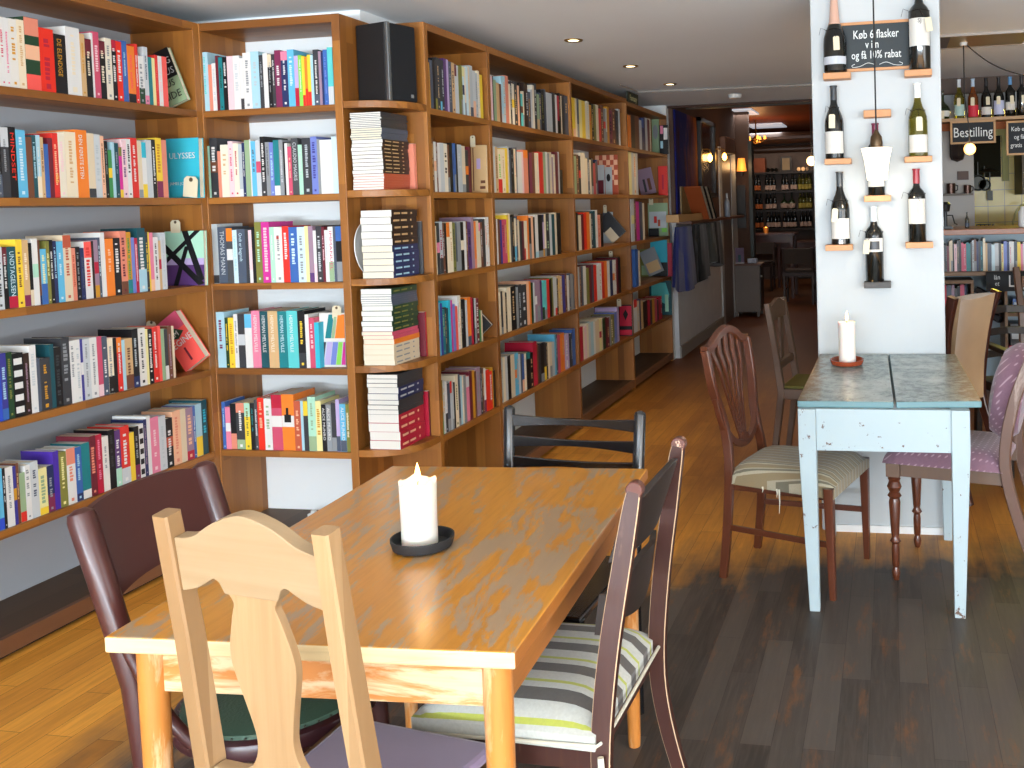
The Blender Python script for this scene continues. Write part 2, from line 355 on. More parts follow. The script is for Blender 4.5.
ROWS['L4'] = '''3.5,353,royal blue;9.6,353,indigo,b=blue,t=light blue;15.6,352,dark green,t=olive;26.4,353,black,q=white;32.4,353,dark brown,t=mauve;39.3,345,white,t=light grey;42.5,358,slate;52.8,358,charcoal,t=ochre;57,344,dark teal;64,347,black,t=charcoal;72.6,337.5,charcoal,t=grey;78,340.7,white,t=grey;83,339.6,white,t=silver;85.6,339,indigo,m=white;92.5,339,light grey,t=grey;99.7,337.5,white,t=grey;104.6,336.4,rose,b=pale pink;110,336.4,slate,t=white;115.5,338,cream,b=black,t=grey;119,338,black;124,337.5,red,u=orange,t=white;127.2,340,light blue;
134.6,338.5,tan,t=brown,b=brown;140.7,328.8,black,t=silver,b=navy;147.8,328,off-white,t=black;150.3,329,pale yellow;154.7,329,black,t=white;160.2,327,red,t=white;163,326,coral;166.4,329,sage green;169.8,329,charcoal,b=white;173.9,326,brown,t=mauve;176.2,326,beige'''
ROWS['L5'] = '''5.4,469,sky blue,b=royal blue;8.4,468,black,t=white;15.8,466.8,white,t=grey;19,466,indigo,m=ochre;21.8,463,brown,t=tan;27.6,472.8,sage green,b=red;33,465,white,t=grey;40.8,461.4,light grey,t=slate;49.2,468,pale yellow,b=yellow,t=sage green;56,465.6,navy,b=plum,t=grey;61.4,451,violet;69,452,olive,t=pale yellow;77.7,447.8,white,t=salmon,u=salmon;84,447,blue,b=navy,t=light blue;92.2,443,teal,b=white;98.6,435.8,maroon,t=salmon;104.6,434.4,crimson,t=pink;111,436.4,off-white,t=grey;117.3,429.8,black,t=charcoal;123,430,purple,b=mint,t=white;
131.7,426,red,b=light grey,t=white;136.4,432.5,yellow;141.3,426.6,black,t=grey,b=plum;146,424,white,q=black;149.3,419.6,navy,t=mauve;152.8,416,white;161,417,pink,t=pale pink;168,416,light grey,t=silver;174.6,418.4,black,t=white,m=terracotta;182.6,410.8,peach,t=salmon;188,409,beige;195,408,mauve,b=crimson,t=peach;197.5,406,blue,t=white;203.7,404,light blue,b=yellow;209,400,dark teal,t=turquoise'''
ROWS['M1'] = '''<203.5;210.2,52,light blue,t=aqua;213.7,64.4,salmon;217.7,63,white,t=light grey;220.5,55.5,maroon;224.7,57,teal,t=dark green;229,57,black,t=white;235,56,pale pink;241.6,55.5,white,t=light grey;245,58,white,b=charcoal;252.8,52.6,white,t=grey;261,51.3,light blue,t=silver;265,55,charcoal,t=grey;269.5,53,white;273.5,54,black,u=beige,t=grey;276.7,54,charcoal,t=white;
282.8,50,plum,t=white;289.4,51,navy,u=pink,t=white;296,49.4,sky blue,t=pale blue;300,55.5,lilac,b=crimson;303.6,55,lime green,t=white;306.3,56,yellow,b=red;309,57,orange,b=red;312.3,54.5,yellow,b=red;315,55,light blue;320.3,49.4,charcoal,b=slate,t=white;323,51,mauve;325,52,navy;329.2,49.4,blue,t=periwinkle;334.6,47,aqua,b=light grey'''
ROWS['M2'] = '''<206;212,146,mint,t=sage green;219.4,138,charcoal,m=brown,t=white;222.6,151,salmon;230.3,144.6,ivory,t=tan;235.4,141,pale pink,t=rose;240.4,143,ivory,t=crimson;244,144,silver,b=white;246.8,142.8,navy,t=white;251.8,140,sage green,b=sage green;253,139,white;257.7,141,sky blue,t=slate;262.3,140,light grey,m=rose;267.3,136.4,black,t=white,b=charcoal;271.4,142,grey,t=dark grey;
275.3,142.3,periwinkle,t=light blue;281,140,teal,b=white;285,139.6,grey,t=light grey;286.7,142,black;289.4,143,white;293.3,146.4,rose,t=peach;299.9,138,dark grey,T=CLAUDIO MAGRIS/light grey;304,144.6,mint,t=light grey;312.7,137.7,charcoal,t=silver;319,136.4,periwinkle,t=indigo;321.8,139,grey;333.6,139.6,white,t=off-white;339.8,136.4,pale blue'''
ROWS['M3'] = '''<212.5;220,224,silver,b=charcoal;228.4,227,slate,T=THOMAS MANN/light grey;234.5,228,dark grey,u=orange,m=white;239,230,pale blue,t=light blue;247.2,229,slate,T=Ondt er begyndt/pale blue;250.5,229,charcoal;253.7,230,pale pink,b=white;257,229,black;263.6,222,olive,t=mint;271.6,222,magenta,t=pale pink;276.2,227,mint,t=white;284.2,227,off-white,t=grey,r=coral;290.8,226,red,t=white;299.2,227,blue,t=pale blue;306.7,227,pale blue,t=grey;310.3,226,pale yellow;315,226,mauve,b=purple;318,230.5,white,b=pale pink;323.6,226,charcoal,t=light grey;326.4,226.7,maroon,t=pale pink;330,230,white,t=light grey;335,226.7,white,T=IMMANUEL/rose,b=sage green;337.6,226,slate;343.6,226,black,u=blue,b=grey'''
ROWS['M4'] = '''<218;226.9,312,light blue,t=plum;230.2,317.8,dark green,t=yellow;235.8,317.8,yellow,t=ochre;239.8,314,white,t=grey;246.6,314,charcoal,m=light grey;253.6,314,white,u=sky blue;262,310.8,pink,T=HERMAN MELVILLE/white;270,311.3,dark teal,T=HERMAN MELVILLE/white;279.8,311,tan,T=HERMAN MELVILLE/ivory;288.8,311.3,teal,T=HERMAN MELVILLE/pale blue;299.6,310.8,aqua,T=HERMAN MELVILLE/white;307,311,black,t=yellow,b=charcoal;310.8,314.5,white;316,317.8,rose,t=pale pink;320.6,322.5,turquoise'''
ROWS['M5'] = '''<223.6;226.9,402,blue,t=light blue;232,407,pink,m=white;237.7,403.7,black,b=salmon;246,402.8,charcoal,u=salmon,b=sage green,t=white;251.8,402.8,yellow,u=mint,t=olive;256,403,black,t=teal;259.3,400,dark grey,t=light grey;265.8,398,bright red,t=peach;273.3,398.6,white,t=sage green;283.6,394.8,rose,u=crimson,m=white;295.8,394.4,orange,m=white,s=black;302.3,401,terracotta,t=peach;305,401,light blue;309.6,401,charcoal,u=yellow;317.3,397,mint,b=sage green,t=sage green;323,401,pale yellow,t=ochre;327.7,404.7,black,T=ALICE MUNRO/white;332.8,404.7,grey,T=ALICE MUNRO/white;337.5,403,charcoal,b=grey;341.3,399.5,lilac,b=slate;347.3,404,sky blue,T=ALICE MUNRO/white,b=slate;351.2,404,olive,t=cream'''
ROWS['A1'] = '''<428.8;434,61,ochre,t=black;436.2,59,black;441,59,charcoal,b=olive;445.2,59,charcoal,b=sky blue;448,59,purple;450,60,lilac;453,62,slate,t=grey;456,63,tan,t=charcoal;459.7,65,light grey,u=maroon;463.6,66,olive;467,67,pale blue,u=pale yellow,m=navy;471,66,pale blue;474,66,silver,b=slate;476.6,71,light grey,b=peach;480.8,71,silver,t=grey;483.6,75,yellow'''
ROWS['A2'] = '''<431.5;435.2,137,light grey,t=silver;439,142,off-white,m=peach;441.5,143,white;445.3,143,light grey;450.8,144,ivory,t=black;453.8,143,black;457,143,blue,t=navy;458.7,144,black;466.5,145,silver,t=light grey;469.5,150,charcoal,m=orange;472,147,maroon'''
ROWS['A3'] = '''<435;438,226,beige;441,223,charcoal,m=pink;446,221,silver,b=charcoal,t=crimson;448,223,black;454,222,cream,u=orange;458.4,223,olive,t=charcoal;462,222,grey;465,222,black,m=cream;469,221,white;472.4,222,purple,t=black;475.3,217,mauve;480,221,orange,b=salmon;483.8,222,beige,u=pink;486.4,219,charcoal;490.2,216,white,t=salmon'''
ROWS['A4'] = '''<438.5;441.8,303,sky blue,t=blue;444,303,indigo;447.8,307,teal,t=sage green;449.9,308,dark teal;452.3,300,turquoise;454,300,magenta;456.6,304,periwinkle;459,306,coral;462.4,296,off-white,t=grey;466.5,300,black,t=grey;468.7,300,light grey;472,297,orange,b=slate;474.2,297,crimson;477.4,298,black;480,298,maroon,t=white;483.3,310,green'''
ROWS['A5'] = '''<443;446.5,380,olive,m=ochre,b=green;451.5,381,white,b=charcoal,t=light grey;455,381,silver,u=red;456.5,382,black;461.6,374,cream,t=olive;465,374,light blue;467.6,375,grey;470.6,376,pink,u=light grey;473.6,371,maroon;477.6,370,ochre;481.6,367,mauve,t=grey;485,367,charcoal,t=silver;487,368,white,b=plum;493.2,369,bright red;494.2,367,ochre;496.3,370,dark brown'''
ROWS['B1'] = '''<492;493.7,76,pale pink;494.6,76,black;497.3,80,sage green;500.3,83,tan;502.3,84,brown;506.4,76,light blue,b=light grey;509.6,76,salmon;512.8,82,cream;518.3,82,ivory,m=yellow;521.5,84,peach;525,92,aqua,m=brown;528.8,83,dark brown;533.3,90,slate,t=ochre;537.7,84,ivory;542,92,sage green,b=tan;547,90,black,t=olive;553,93,light grey;556,93,charcoal;558,95,white;561.6,94,crimson,b=black;562.6,96,cream;569,95,charcoal'''
ROWS['B2'] = '''<492.5;496.5,146,peach,b=orange;499,147,tan,t=brown;506.3,148,cream,b=red,t=lime green;510.3,147,yellow;512,150,slate;515,149,black,t=grey;518.2,148,cream,t=salmon;522.8,152,white;524.5,152,pale pink;529,150,salmon,u=orange;530.2,152,black;535.6,152,plum;539.7,153,cream;544,152,red;546.6,152,sage green;548.5,152,white;552.6,153,grey;556,155,mauve;559,152,maroon;560.3,152,light grey;563.2,170,black'''
ROWS['B3'] = '''<494.5;497.7,218,crimson;499,219,white;501.3,219,brown;503.2,220,indigo;508,219,rose,t=plum;511.5,214,yellow;515.5,215,dark grey;518.6,216,cream,b=sky blue;523,220,beige;525,221,maroon;528.2,221,cream,b=red;532.2,216,orange;534.4,216,peach;536,217,black;543.6,213,white,b=light blue;547,214,lilac,u=navy,b=ochre;552.8,213,charcoal,t=sage green;557.7,213,dark teal;561.6,213,black'''
ROWS['B4'] = '''<499;503.9,291,cream;508,291,beige;512,287,cream;517,286,black,t=tan;519.4,287,grey;527.6,283,charcoal,t=silver;530.3,281,peach;532,281,orange;535.8,282,dark green;541.2,280,mauve,m=white;543,280,purple;547.6,280,aqua,b=dark green;550.3,279,red;552.6,279,black;555.8,277,olive;559,277,light grey,b=red;563,275,tan,t=yellow;567.7,273,indigo;571.3,274,white;575.4,274,grey;576.4,274,black'''
ROWS['B5'] = '''<501;506.5,356,silver,t=grey;508.8,356,light grey;515.8,355,black;519.5,352,sky blue,m=orange;523,353,light grey;527.3,352,blue,b=peach;534,351,black,u=teal;538,341.5,crimson;539.5,344,brown;545,343,charcoal;548.6,342,charcoal,b=yellow;552.8,341,cream;555.4,342,silver;558.5,333,sky blue;561,335,rose;565.3,333,orange;569.8,334,lilac,t=white;573,334,charcoal;576,329,blue'''
ROWS['C1'] = '''<573.5;576,98,yellow,b=peach;579.8,98,cream;582.7,100,pale yellow;586,101,yellow;590,101,ivory;594.4,104,ochre,t=red;596.6,105,olive;599.3,105,cream;604.2,106.5,red;607.6,107,grey,m=red;609.8,107,ochre;616,108,plum,t=black;620.8,110,charcoal,t=slate'''
ROWS['C2'] = '''<575.2;579.5,155,sage green;581.5,156,black,m=red;586,153,ivory;590.4,156,cream;594,158,ivory;597.4,162,crimson;598.6,160,navy'''
ROWS['C3'] = '''<576.8;579,213,black;582,215,cream;584.5,214,maroon;587.4,212.6,bright red;590.4,212,orange;593.7,212,cream;596,211,dark teal;598.4,210,white;603.6,214,salmon,t=terracotta'''
ROWS['C4'] = '''<578;582,266,silver;584,266,slate;587,266,off-white;590,268,olive;594.4,265,maroon;597.4,265,bright red;602.4,263.5,white;605,262,red;607.9,261,orange;610.6,261,white;613.3,260,navy;616.8,260,white,m=orange;618.8,258,maroon;621.3,257,black'''
ROWS['C5'] = '''<581;585.4,327,crimson;587.5,326,pale pink;591.6,323,cream;594.2,322,light blue;597.9,320,white;600,319,beige;603.3,317,pale yellow,m=crimson;606.2,318,dark green;609.9,317,maroon;611.6,316,grey;615,315,olive,t=cream;617.7,312,periwinkle;619.6,307,lilac'''
ROWS['D1'] = '''<628.8;631.5,115,orange;635.4,115,dark brown;639.8,115,brown;642.3,120,light grey;645.7,118,navy,u=blue;648,118,light grey;651.5,119,maroon'''
ROWS['D2'] = '''<630;634.5,152,pale yellow;638.7,152,cream,t=orange'''
ROWS['D3'] = '''<632;636.8,198,light grey,m=pale yellow;643.2,202,magenta;645.2,203,cream'''
ROWS['D4'] = '''<636;640.7,249,blue'''
ROWS['D5'] = '''<634.5;640,299,white,u=red;641.4,299,navy;643.7,301,tan;648,301,dark brown;650.5,300,crimson;652.6,300,charcoal;655,299,ochre;659,299,rose;662.3,297,crimson'''
ROWS['K3'] = '''<944;947.2,243,charcoal;949.6,246,maroon;953,239,beige;954.5,243,black;957.3,244,pale pink,t=mauve;961.6,240,dark grey,t=tan;966.5,242,rose;970.8,242,teal;972.5,242,charcoal;976.8,239,silver,t=black;980.7,240,navy;985.8,239,dark teal,t=turquoise;987.8,243,tan;991.8,243,slate;999,242,pale blue;1001.7,243,charcoal;1003.9,244,pale yellow,t=crimson;1007.3,241,periwinkle;1009.7,242,navy;1014.2,240,white,t=rose;1017.6,240,slate;1021,242,yellow;1026,243,pink'''
BARY, BARX, BARZ = 7.22, .36, .9
CASES = {'L': ('X', XL-.012, 'left wall bookcase'), 'M': ('Y', YC+.014, 'corner bookcase'), 'A': ('X', XR-.014, 'bookcase right of the stacks'),
         'B': ('X', XR-.016, 'wide wall bookcase'), 'C': ('X', XR-.018, 'third wall bookcase'), 'D': ('X', XR-.02, 'farthest bookcase'), 'K': ('Y', BARY+.03, 'shelf under the bar counter')}
ROWN = ['top shelf', 'second shelf', 'middle shelf', 'fourth shelf', 'lowest shelf']
ORD = ['first', 'second', 'third', 'fourth', 'fifth', 'sixth', 'seventh', 'eighth', 'ninth', 'tenth', 'eleventh', 'twelfth', 'thirteenth', 'fourteenth', 'fifteenth', 'sixteenth', 'seventeenth', 'eighteenth', 'nineteenth', 'twentieth']
ORD += ['twenty-'+o for o in ORD[:9]] + ['thirtieth'] + ['thirty-'+o for o in ORD[:9]] + ['fortieth']

def solve(u, axis, plane, z):
    lo, hi = (1.0, 12.0) if axis == 'X' else (-4.0, 3.0)
    for _ in range(50):
        m = (lo+hi)/2; px = proj(plane, m, z)[0] if axis == 'X' else proj(m, plane, z)[0]
        if px < u: lo = m
        else: hi = m
    return (lo+hi)/2
BOOKS = []
for rk, txt in ROWS.items():
    axis, plane, cname = CASES[rk[0]]; ri = int(rk[1])-1; z = ZS[ri]+.0005
    if rk == 'K3': z = BARZ+.0005
    prev = None; es = [e.strip() for e in txt.replace('\n', '').split(';') if e.strip()]
    if rk[0] in 'ABCDK':    # two thin neighbours where one wide entry stands for both
        out = []; pv = 0
        for e in es:
            if e[0] == '<': pv = float(e[1:]); out.append(e); continue
            f = e.split(','); w = float(f[0])-pv
            if w > 3.0 and not any('=' in q and q[0] in 'T' for q in f[3:]) and random.random() < .85:
                k = random.uniform(.4, .65)
                out.append('%.2f,%.1f,%s' % (pv+w*k, float(f[1])+random.uniform(-.5, 2.5), ','.join(f[2:])))
                out.append('%.2f,%.1f,%s%s' % (float(f[0]), float(f[1])+random.uniform(-1, 2), random.choice([f[2], f[2], 'black', 'cream', 'light grey', 'brown', 'charcoal', 'beige', 'slate']), random.choice(['', ',t=light grey', ',b=grey', ',t=tan'])))
            else: out.append(e)
            pv = float(f[0])
        es = out
    a = None; recs = []
    for e in es:
        if e[0] == '<': prev = float(e[1:]); a = solve(prev, axis, plane, z); continue
        f = e.split(','); u1 = float(f[0]); top = float(f[1]); col = f[2]; ex = dict(q.split('=', 1) for q in f[3:])
        if a is None: prev = -2.0; a = solve(prev, axis, plane, z)
        b = solve(u1, axis, plane, z); uc = (prev+u1)/2
        P = at(uc - (3 if rk[0] in 'LM' else 1), top, x=plane) if axis == 'X' else at(uc, top, y=plane)
        h = max(.1, min(ZT-.05-z if ri == 0 and rk[0] != 'K' else .34, P.z - z)); t = max(.004, b-a-.0006)
        v0 = proj(*((plane, (a+b)/2, z) if axis == 'X' else ((a+b)/2, plane, z)))[1]
        recs.append(dict(case=rk[0], row=ri, a=a, t=t, h=h, z=z, col=col, ex=ex, area=(u1-prev)*abs(v0-top), axis=axis, plane=plane, u=uc, v=(v0+top)/2))
        prev, a = u1, b
    n = len(recs)
    for i, r in enumerate(recs):
        r['i'] = i; r['n'] = n; r['nb'] = (recs[i-1]['col'] if i else None, recs[i+1]['col'] if i < n-1 else None)
    BOOKS += recs

def book_geo(r):
    "cover, pages and printed spine of one upright book; spine faces local -Y, x to the right"
    t, h = r['t'], r['h']; d = min(.235, max(.11, h*.66)) + random.uniform(-.008, .006)
    if r['case'] == 'M': d = min(d, .19)
    r['d'] = d; hard = t > .03 and random.random() < .5
    c = min(.0022 if hard else .0008, t*.2); e = .003 if hard else .0008; rec = .004 if hard else .001
    cov = G(); pl = [(0, 0), (t, 0), (t, d), (t-c, d), (t-c, c), (c, c), (c, d), (0, d)]
    cov.quad_add([(x, y, 0) for x, y in pl]+[(x, y, h) for x, y in pl], [(7, 6, 5, 0), (0, 5, 4, 1), (1, 4, 3, 2), (8, 13, 14, 15), (8, 9, 12, 13), (9, 10, 11, 12)] + [(i, (i+1) % 8, (i+1) % 8+8, i+8) for i in range(8)])
    pg = G(); pg.box(c, c, e, t-c, d-rec, h-e)
    pr = G(); cols = []; ex = r['ex']
    def q(x0, x1, z0, z1, col, off=.0004):
        if col not in cols: cols.append(col)
        pr.box(x0, -off, z0, x1, .0001, z1, cols.index(col))
    bands = []
    def q0(x0, x1, z0, z1, col, off): bands.append((G().box(x0, -off, z0, x1, .0001, z1), col))
    if 'b' in ex: q0(.0002, t-.0002, .001, h*random.uniform(.14, .38), ex['b'], .0002)
    if 'u' in ex: q0(.0002, t-.0002, h*random.uniform(.7, .84), h-.001, ex['u'], .0002)
    if 'm' in ex: q0(.0002, t-.0002, h*.42, h*.62, ex['m'], .0002)
    if 'q' in ex:
        for k in range(5): q(t*.12, t*.88, h*(.06+.19*k), h*(.16+.19*k), ex['q'])
    if 's' in ex: q(t*.2, t*.75, h*.5, h*.64, ex['s'], .0006); q(t*.35, t*.55, h*.64, h*.76, ex['s'], .0006)
    if 'r' in ex: q(t*.3, t*.6, h*.78, h*.84, ex['r'], .0006)
    if 't' in ex and t > .007:
        zc = h*random.uniform(.8, .92); end = h*random.uniform(.2, .45); w = t*random.uniform(.28, .5); x0 = (t-w)/2; lh = max(.0035, w*.6)
        while zc > end:
            l = lh*random.uniform(.6, 1.1)
            if random.random() < .84: q(x0, x0+w*random.uniform(.7, 1), zc-l, zc, ex['t'], .0006)
            zc -= l + lh*.35
        if random.random() < .6: q0(t*.35, t*.65, h*.05, h*.05+t*.3, ex['t'], .0006)
    return cov, pg, pr, cols, bands

def place(r):
    return ((r['a'], r['plane'], r['z']), 0) if r['axis'] == 'Y' else ((r['plane'], r['a'], r['z']), PI/2)

LABELS = set()
def uniq(*cands):
    for l in cands:
        if l not in LABELS and len(l.split()) <= 16: LABELS.add(l); return l
    LABELS.add(cands[-1]); return cands[-1]
def book_label(r):
    cn = CASES[r['case']][2]; t = r['t']
    sz = 'slim' if t < .017 else ('thick' if t > .032 else ('tall' if r['h'] > .25 else ''))
    ex = r['ex']; extra = ''
    if 'b' in ex and ex['b'] != r['col']: extra = ' with '+ex['b']+' foot'
    elif 'u' in ex: extra = ' with '+ex['u']+' top'
    base = (sz+' '+r['col']+' book').strip()
    L, R = r['nb']
    where = 'on the '+ROWN[r['row']]+' of the '+cn if r['case'] != 'K' else 'on the '+cn
    w2 = ROWN[r['row']]+' of '+cn
    c = []
    if L and R and L != R: c += ['%s between %s and %s ones, %s' % (base, L, R, w2)]
    elif L and R: c += ['%s between two %s ones, %s' % (base, L, w2)]
    elif R: c += ['%s at left end of row, %s' % (base, w2)]
    else: c += ['%s at right end of row, %s' % (base, w2)]
    c += ['%s%s, %s from left, %s' % (base, '', ORD[r['i']], w2)]
    return uniq(*c)

# the printed price tags and face-out copies that stand at the row ends
def face_book(px, top, bot, plane_x, case, name, label, front, draw=None, spine_col='black', t=.022, lean=0, depth_off=.04, kind='face', wl=None):
    pass

BOOKS.sort(key=lambda r: -r['area'])
NB = 252
stuffG = G(); stuff_cols = []
def sc(c):
    if c not in stuff_cols: stuff_cols.append(c)
    return stuff_cols.index(c)
letter_jobs = []
for k, r in enumerate(BOOKS):
    cov, pg, pr, cols, bands = book_geo(r); loc, rz = place(r)
    if k < NB:
        o = cov.build('book', cmat(r['col']), None, loc, rz, recalc=False); tag(o, book_label(r), 'book', None if r['case'] == 'K' else 'books standing on the %s of the %s' % (ROWN[r['row']], CASES[r['case']][2]))
        pg.build('page_block', PAGES if random.random() < .6 else PAGES_W, o, recalc=False)
        for bg_, bc in bands: bg_.build('spine_band', cmat(bc), o, recalc=False)
        if len(pr.v) >= 32 or (pr.v and ('s' in r['ex'] or 'r' in r['ex'])): pr.build('spine_title', [cmat(c) for c in cols], o, recalc=False)
        ex = r['ex']
        if 'T' in ex:
            s, c = ex['T'].split('/'); hh = min(r['t']*.5, r['h']*.95/len(s)); L = r['h']*(.8 if len(s) > 6 else .62)
            sq = L/(len(s)*hh*.98)
            text_obj('spine_title', s, cmat(c), o, (r['t']*.27, -.0008, r['h']*.93), (0, 0, -1), (1, 0, 0), hh, 'LEFT', .0002, sq)
        if 'T2' in ex:
            s, c = ex['T2'].split('/'); text_obj('spine_title', s, cmat(c), o, (r['t']*.25, -.0012, r['h']*.38), (0, 0, -1), (1, 0, 0), r['t']*.5, 'LEFT', .0002, .8)
    else:
        M = Matrix.Translation(loc) @ Matrix.Rotation(rz, 4, 'Z')
        for g, cl in [(cov, [r['col']]), (pg, ['_pages']), (pr, cols)]+[(bg_, [bc]) for bg_, bc in bands]:
            o = len(stuffG.v); stuffG.v += [tuple(M @ Vector(p)) for p in g.v]; stuffG.f += [tuple(i+o for i in f) for f in g.f]; stuffG.mi += [sc(cl[m]) for m in g.mi]
o = stuffG.build('books', [PAGES if c == '_pages' else cmat(c) for c in stuff_cols], recalc=False)
tag(o, 'rest of the upright books filling the farther wall bookcases and the bar shelf', 'books', None, 'stuff')
# ------------------------------------------------------------------ copies that stand face-out, leaning books, price tags
tag_m = mat('cream card', '#d8cdb0', .8); eyelet = mat('eyelet', '#5a4a36', .4)
def face_out(u0, u1, vt, vb, Y, row, col, label, t=.02, decor=(), texts=(), roll=0, tilt=.03, caseL='L', w=None, name='book', group='books standing face-out at the row ends'):
    z = ZS[row]+.0006; p0, p1 = at(u0, vb, y=Y), at(u1, vb, y=Y); pt = at((u0+u1)/2, vt, y=Y)
    W = w or (p1.x-p0.x); H = max(.08, pt.z - z)
    if roll: H = max(.1, min(H/cos(roll)*.98, .24))
    o = G().box(-W, 0, 0, 0, t, H)
    b = G(); b.box(-W, 0, 0, 0, .0018, H); b.box(-W, t-.0018, 0, 0, t, H); b.box(-W, .0018, 0, -W+.0018, t-.0018, H)
    k = b.build(name, cmat(col)); k.location = (p1.x, Y, z + W*sin(roll)); k.rotation_euler = (-tilt if not roll else 0, -roll, 0)
    tag(k, uniq(label), 'book', group)
    G().box(-W+.0018, .0018, .002, -.003, t-.0018, H-.002).build('page_block', PAGES, k)
    if decor:
        for poly, c in decor:
            g = G(); n = len(poly); P = [(-W+fx*W, fz*H) for fx, fz in poly]
            off = .0006 + .0002*decor.index((poly, c))
            g.quad_add([(x, -off, zz) for x, zz in P]+[(x, .0005, zz) for x, zz in P], [tuple(range(n)), tuple(range(2*n-1, n-1, -1))]+[(i, i+n, (i+1) % n+n, (i+1) % n) for i in range(n)])
            g.build('cover_print', cmat(c), k)
    for s, c, fx, fz, hh in texts:
        text_obj('cover_title', s, cmat(c), k, (-W+fx*W, -.0035, fz*H), (1, 0, 0), (0, 0, 1), hh*H, 'CENTER', .0002, .95)
    return k
def R4(a, b, c, d): return [(a, c), (b, c), (b, d), (a, d)]
def price_tag(u0, u1, vt, vb, Y, label, rot=0):
    a, b = at(u0, vb, y=Y), at(u1, vt, y=Y); w, h = b.x-a.x, b.z-a.z
    g = G(); c = w*.2; g.prism([(0, 0), (w, 0), (w, h-c), (w-c, h), (c, h), (0, h-c)], .001)
    o = g.build('price_tag', tag_m, None, (a.x, Y, a.z)); o.rotation_euler = (0, rot, 0)
    e = G(); e.prism([(w/2+w*.14*cos(i*PI/5), h*.84+w*.14*sin(i*PI/5)) for i in range(10)], .0016); e.build('eyelet', eyelet, o)
    return tag(o, label, 'tag', 'cream card price tags on the books')

YL = YC-PT-.05; YA = Y1-PT-.045; YB = Y2-PT-.05; YCc = Y3-PT-.05; YD = Y4-PT-.05
face_out(160, 187.5, 53, 107, YL, 0, 'sage green', 'sage green and black book leaning diagonally against the top row, left wall bookcase', .02, [(R4(0, 1, .47, 1), 'black')], [('DOG', 'light grey', .6, .72, .12), ('PLUS', 'light grey', .62, .53, .12), ('JUS', 'black', .6, .32, .12), ('SIDE', 'black', .58, .1, .13)], roll=.36, w=.125)
face_out(167.5, 200, 138, 196, YL, 1, 'turquoise', 'bright turquoise book standing face-out beside the second row, left wall bookcase', .03, (), [('ULYSSES', 'white', .5, .66, .1), ('JAMES JOYCE', 'white', .42, .22, .05)])
face_out(166, 204.8, 231, 284, YL, 2, 'mint', 'green and purple book crossed by black strokes, face-out on middle shelf', .02,
         [(R4(0, 1, 0, .38), 'purple'), (R4(0, 1, .38, .5), 'lilac'), ([(0, .78), (0, .62), (.85, 0), (1, .04)], 'black'), ([(.45, 1), (.6, 1), (1, .12), (.86, .06)], 'black'), ([(.78, 1), (.92, 1), (.05, .42), (.05, .52)], 'black'), ([(.2, 0), (.32, 0), (.62, .72), (.52, .72)], 'black')])
face_out(170, 206, 325, 374, YL-.01, 3, 'coral', 'red novel with white title leaning far over at the end of the fourth row', .035, [(R4(0, 1, .7, 1), 'rose'), ([(.2, .62), (.5, .78), (.85, .62), (.5, .55)], 'dark green'), (R4(.46, .54, .1, .36), 'maroon')], [('DIM', 'white', .4, .6, .1), ('REGINE', 'white', .5, .42, .12)], roll=.6, w=.12)
face_out(320.5, 346, 313, 364, YC+.045, 3, 'off-white', 'face-out book striped green orange violet and magenta, corner bookcase', .018,
         [(R4(.0, 1, .03, .47), 'light grey'), ([(.0, .04), (.12, .04), (.25, .46), (.12, .46)], 'charcoal'), ([(.16, .04), (.38, .04), (.5, .46), (.3, .46)], 'lilac'), ([(.4, .04), (.6, .04), (.72, .46), (.52, .46)], 'periwinkle'), ([(.62, .04), (.8, .04), (.9, .46), (.74, .46)], 'lime green'), ([(.83, .04), (.99, .04), (.99, .46), (.93, .46)], 'magenta'),
          ([(.22, .53), (.44, .53), (.58, .97), (.38, .97)], 'teal'), ([(.46, .53), (.58, .53), (.7, .97), (.6, .97)], 'sage green'), ([(.6, .53), (.99, .53), (.99, .97), (.74, .97)], 'orange')])
face_out(472, 487, 145, 190, YA, 1, 'tan', 'tan ring-bound notebook face-out at the right end of a second shelf', .015, [(R4(.35, .6, .5, .72), 'lilac'), (R4(.1, .16, .05, .95), 'brown'), (R4(.55, .9, .08, .14), 'brown'), (R4(.6, .9, .2, .26), 'brown')])
face_out(482.5, 492, 324, 335, YA, 3, 'charcoal', 'small dark book slumped on the fourth shelf beside a green spine', .02, [(R4(.3, .7, .3, .6), 'slate')], roll=.75, w=.1)
face_out(596, 618, 155, 191, YCc, 1, 'terracotta', 'orange and cream chequered board standing face-out on a second shelf', .015, [(R4(i/6, (i+1)/6, j/8, (j+1)/8), 'peach') for i in range(6) for j in range(2, 8) if (i+j) % 2 and not (j < 4 and i < 4)], name='chequered_board')
face_out(597.5, 604.5, 165, 191, YCc-.03, 1, 'light grey', 'small pale face-out book in front of the chequered board, left one', .012, [(R4(.1, .9, .05, .5), 'maroon')])
face_out(605.5, 612, 167, 191, YCc-.045, 1, 'silver', 'small silver book with black spot in front of the chequered board', .012, [([(.5+.3*cos(i*PI/6), .62+.14*sin(i*PI/6)) for i in range(12)], 'black')])
face_out(603.5, 613, 212, 241, YCc, 2, 'silver', 'grey face-out book beside salmon spines on a middle shelf', .015, [([(0, 1), (.5, 1), (0, .55)], 'slate')])
face_out(612, 626, 222, 241, YCc-.03, 2, 'charcoal', 'dark and cream book slumped on its side beside the grey face-out one', .02, [(R4(0, .5, 0, .5), 'beige')], roll=.7, w=.14)
face_out(619.6, 632.6, 305, 336, YCc, 4, 'black', 'red and black face-out book at the end of a lowest row', .02, [(R4(.04, .96, .32, .97), 'crimson'), (R4(.04, .96, .03, .2), 'crimson'), ([(.3, .7), (.5, .85), (.7, .7), (.5, .5)], 'black')], [('NOVEL', 'light grey', .55, .24, .05)] if 0 else ())
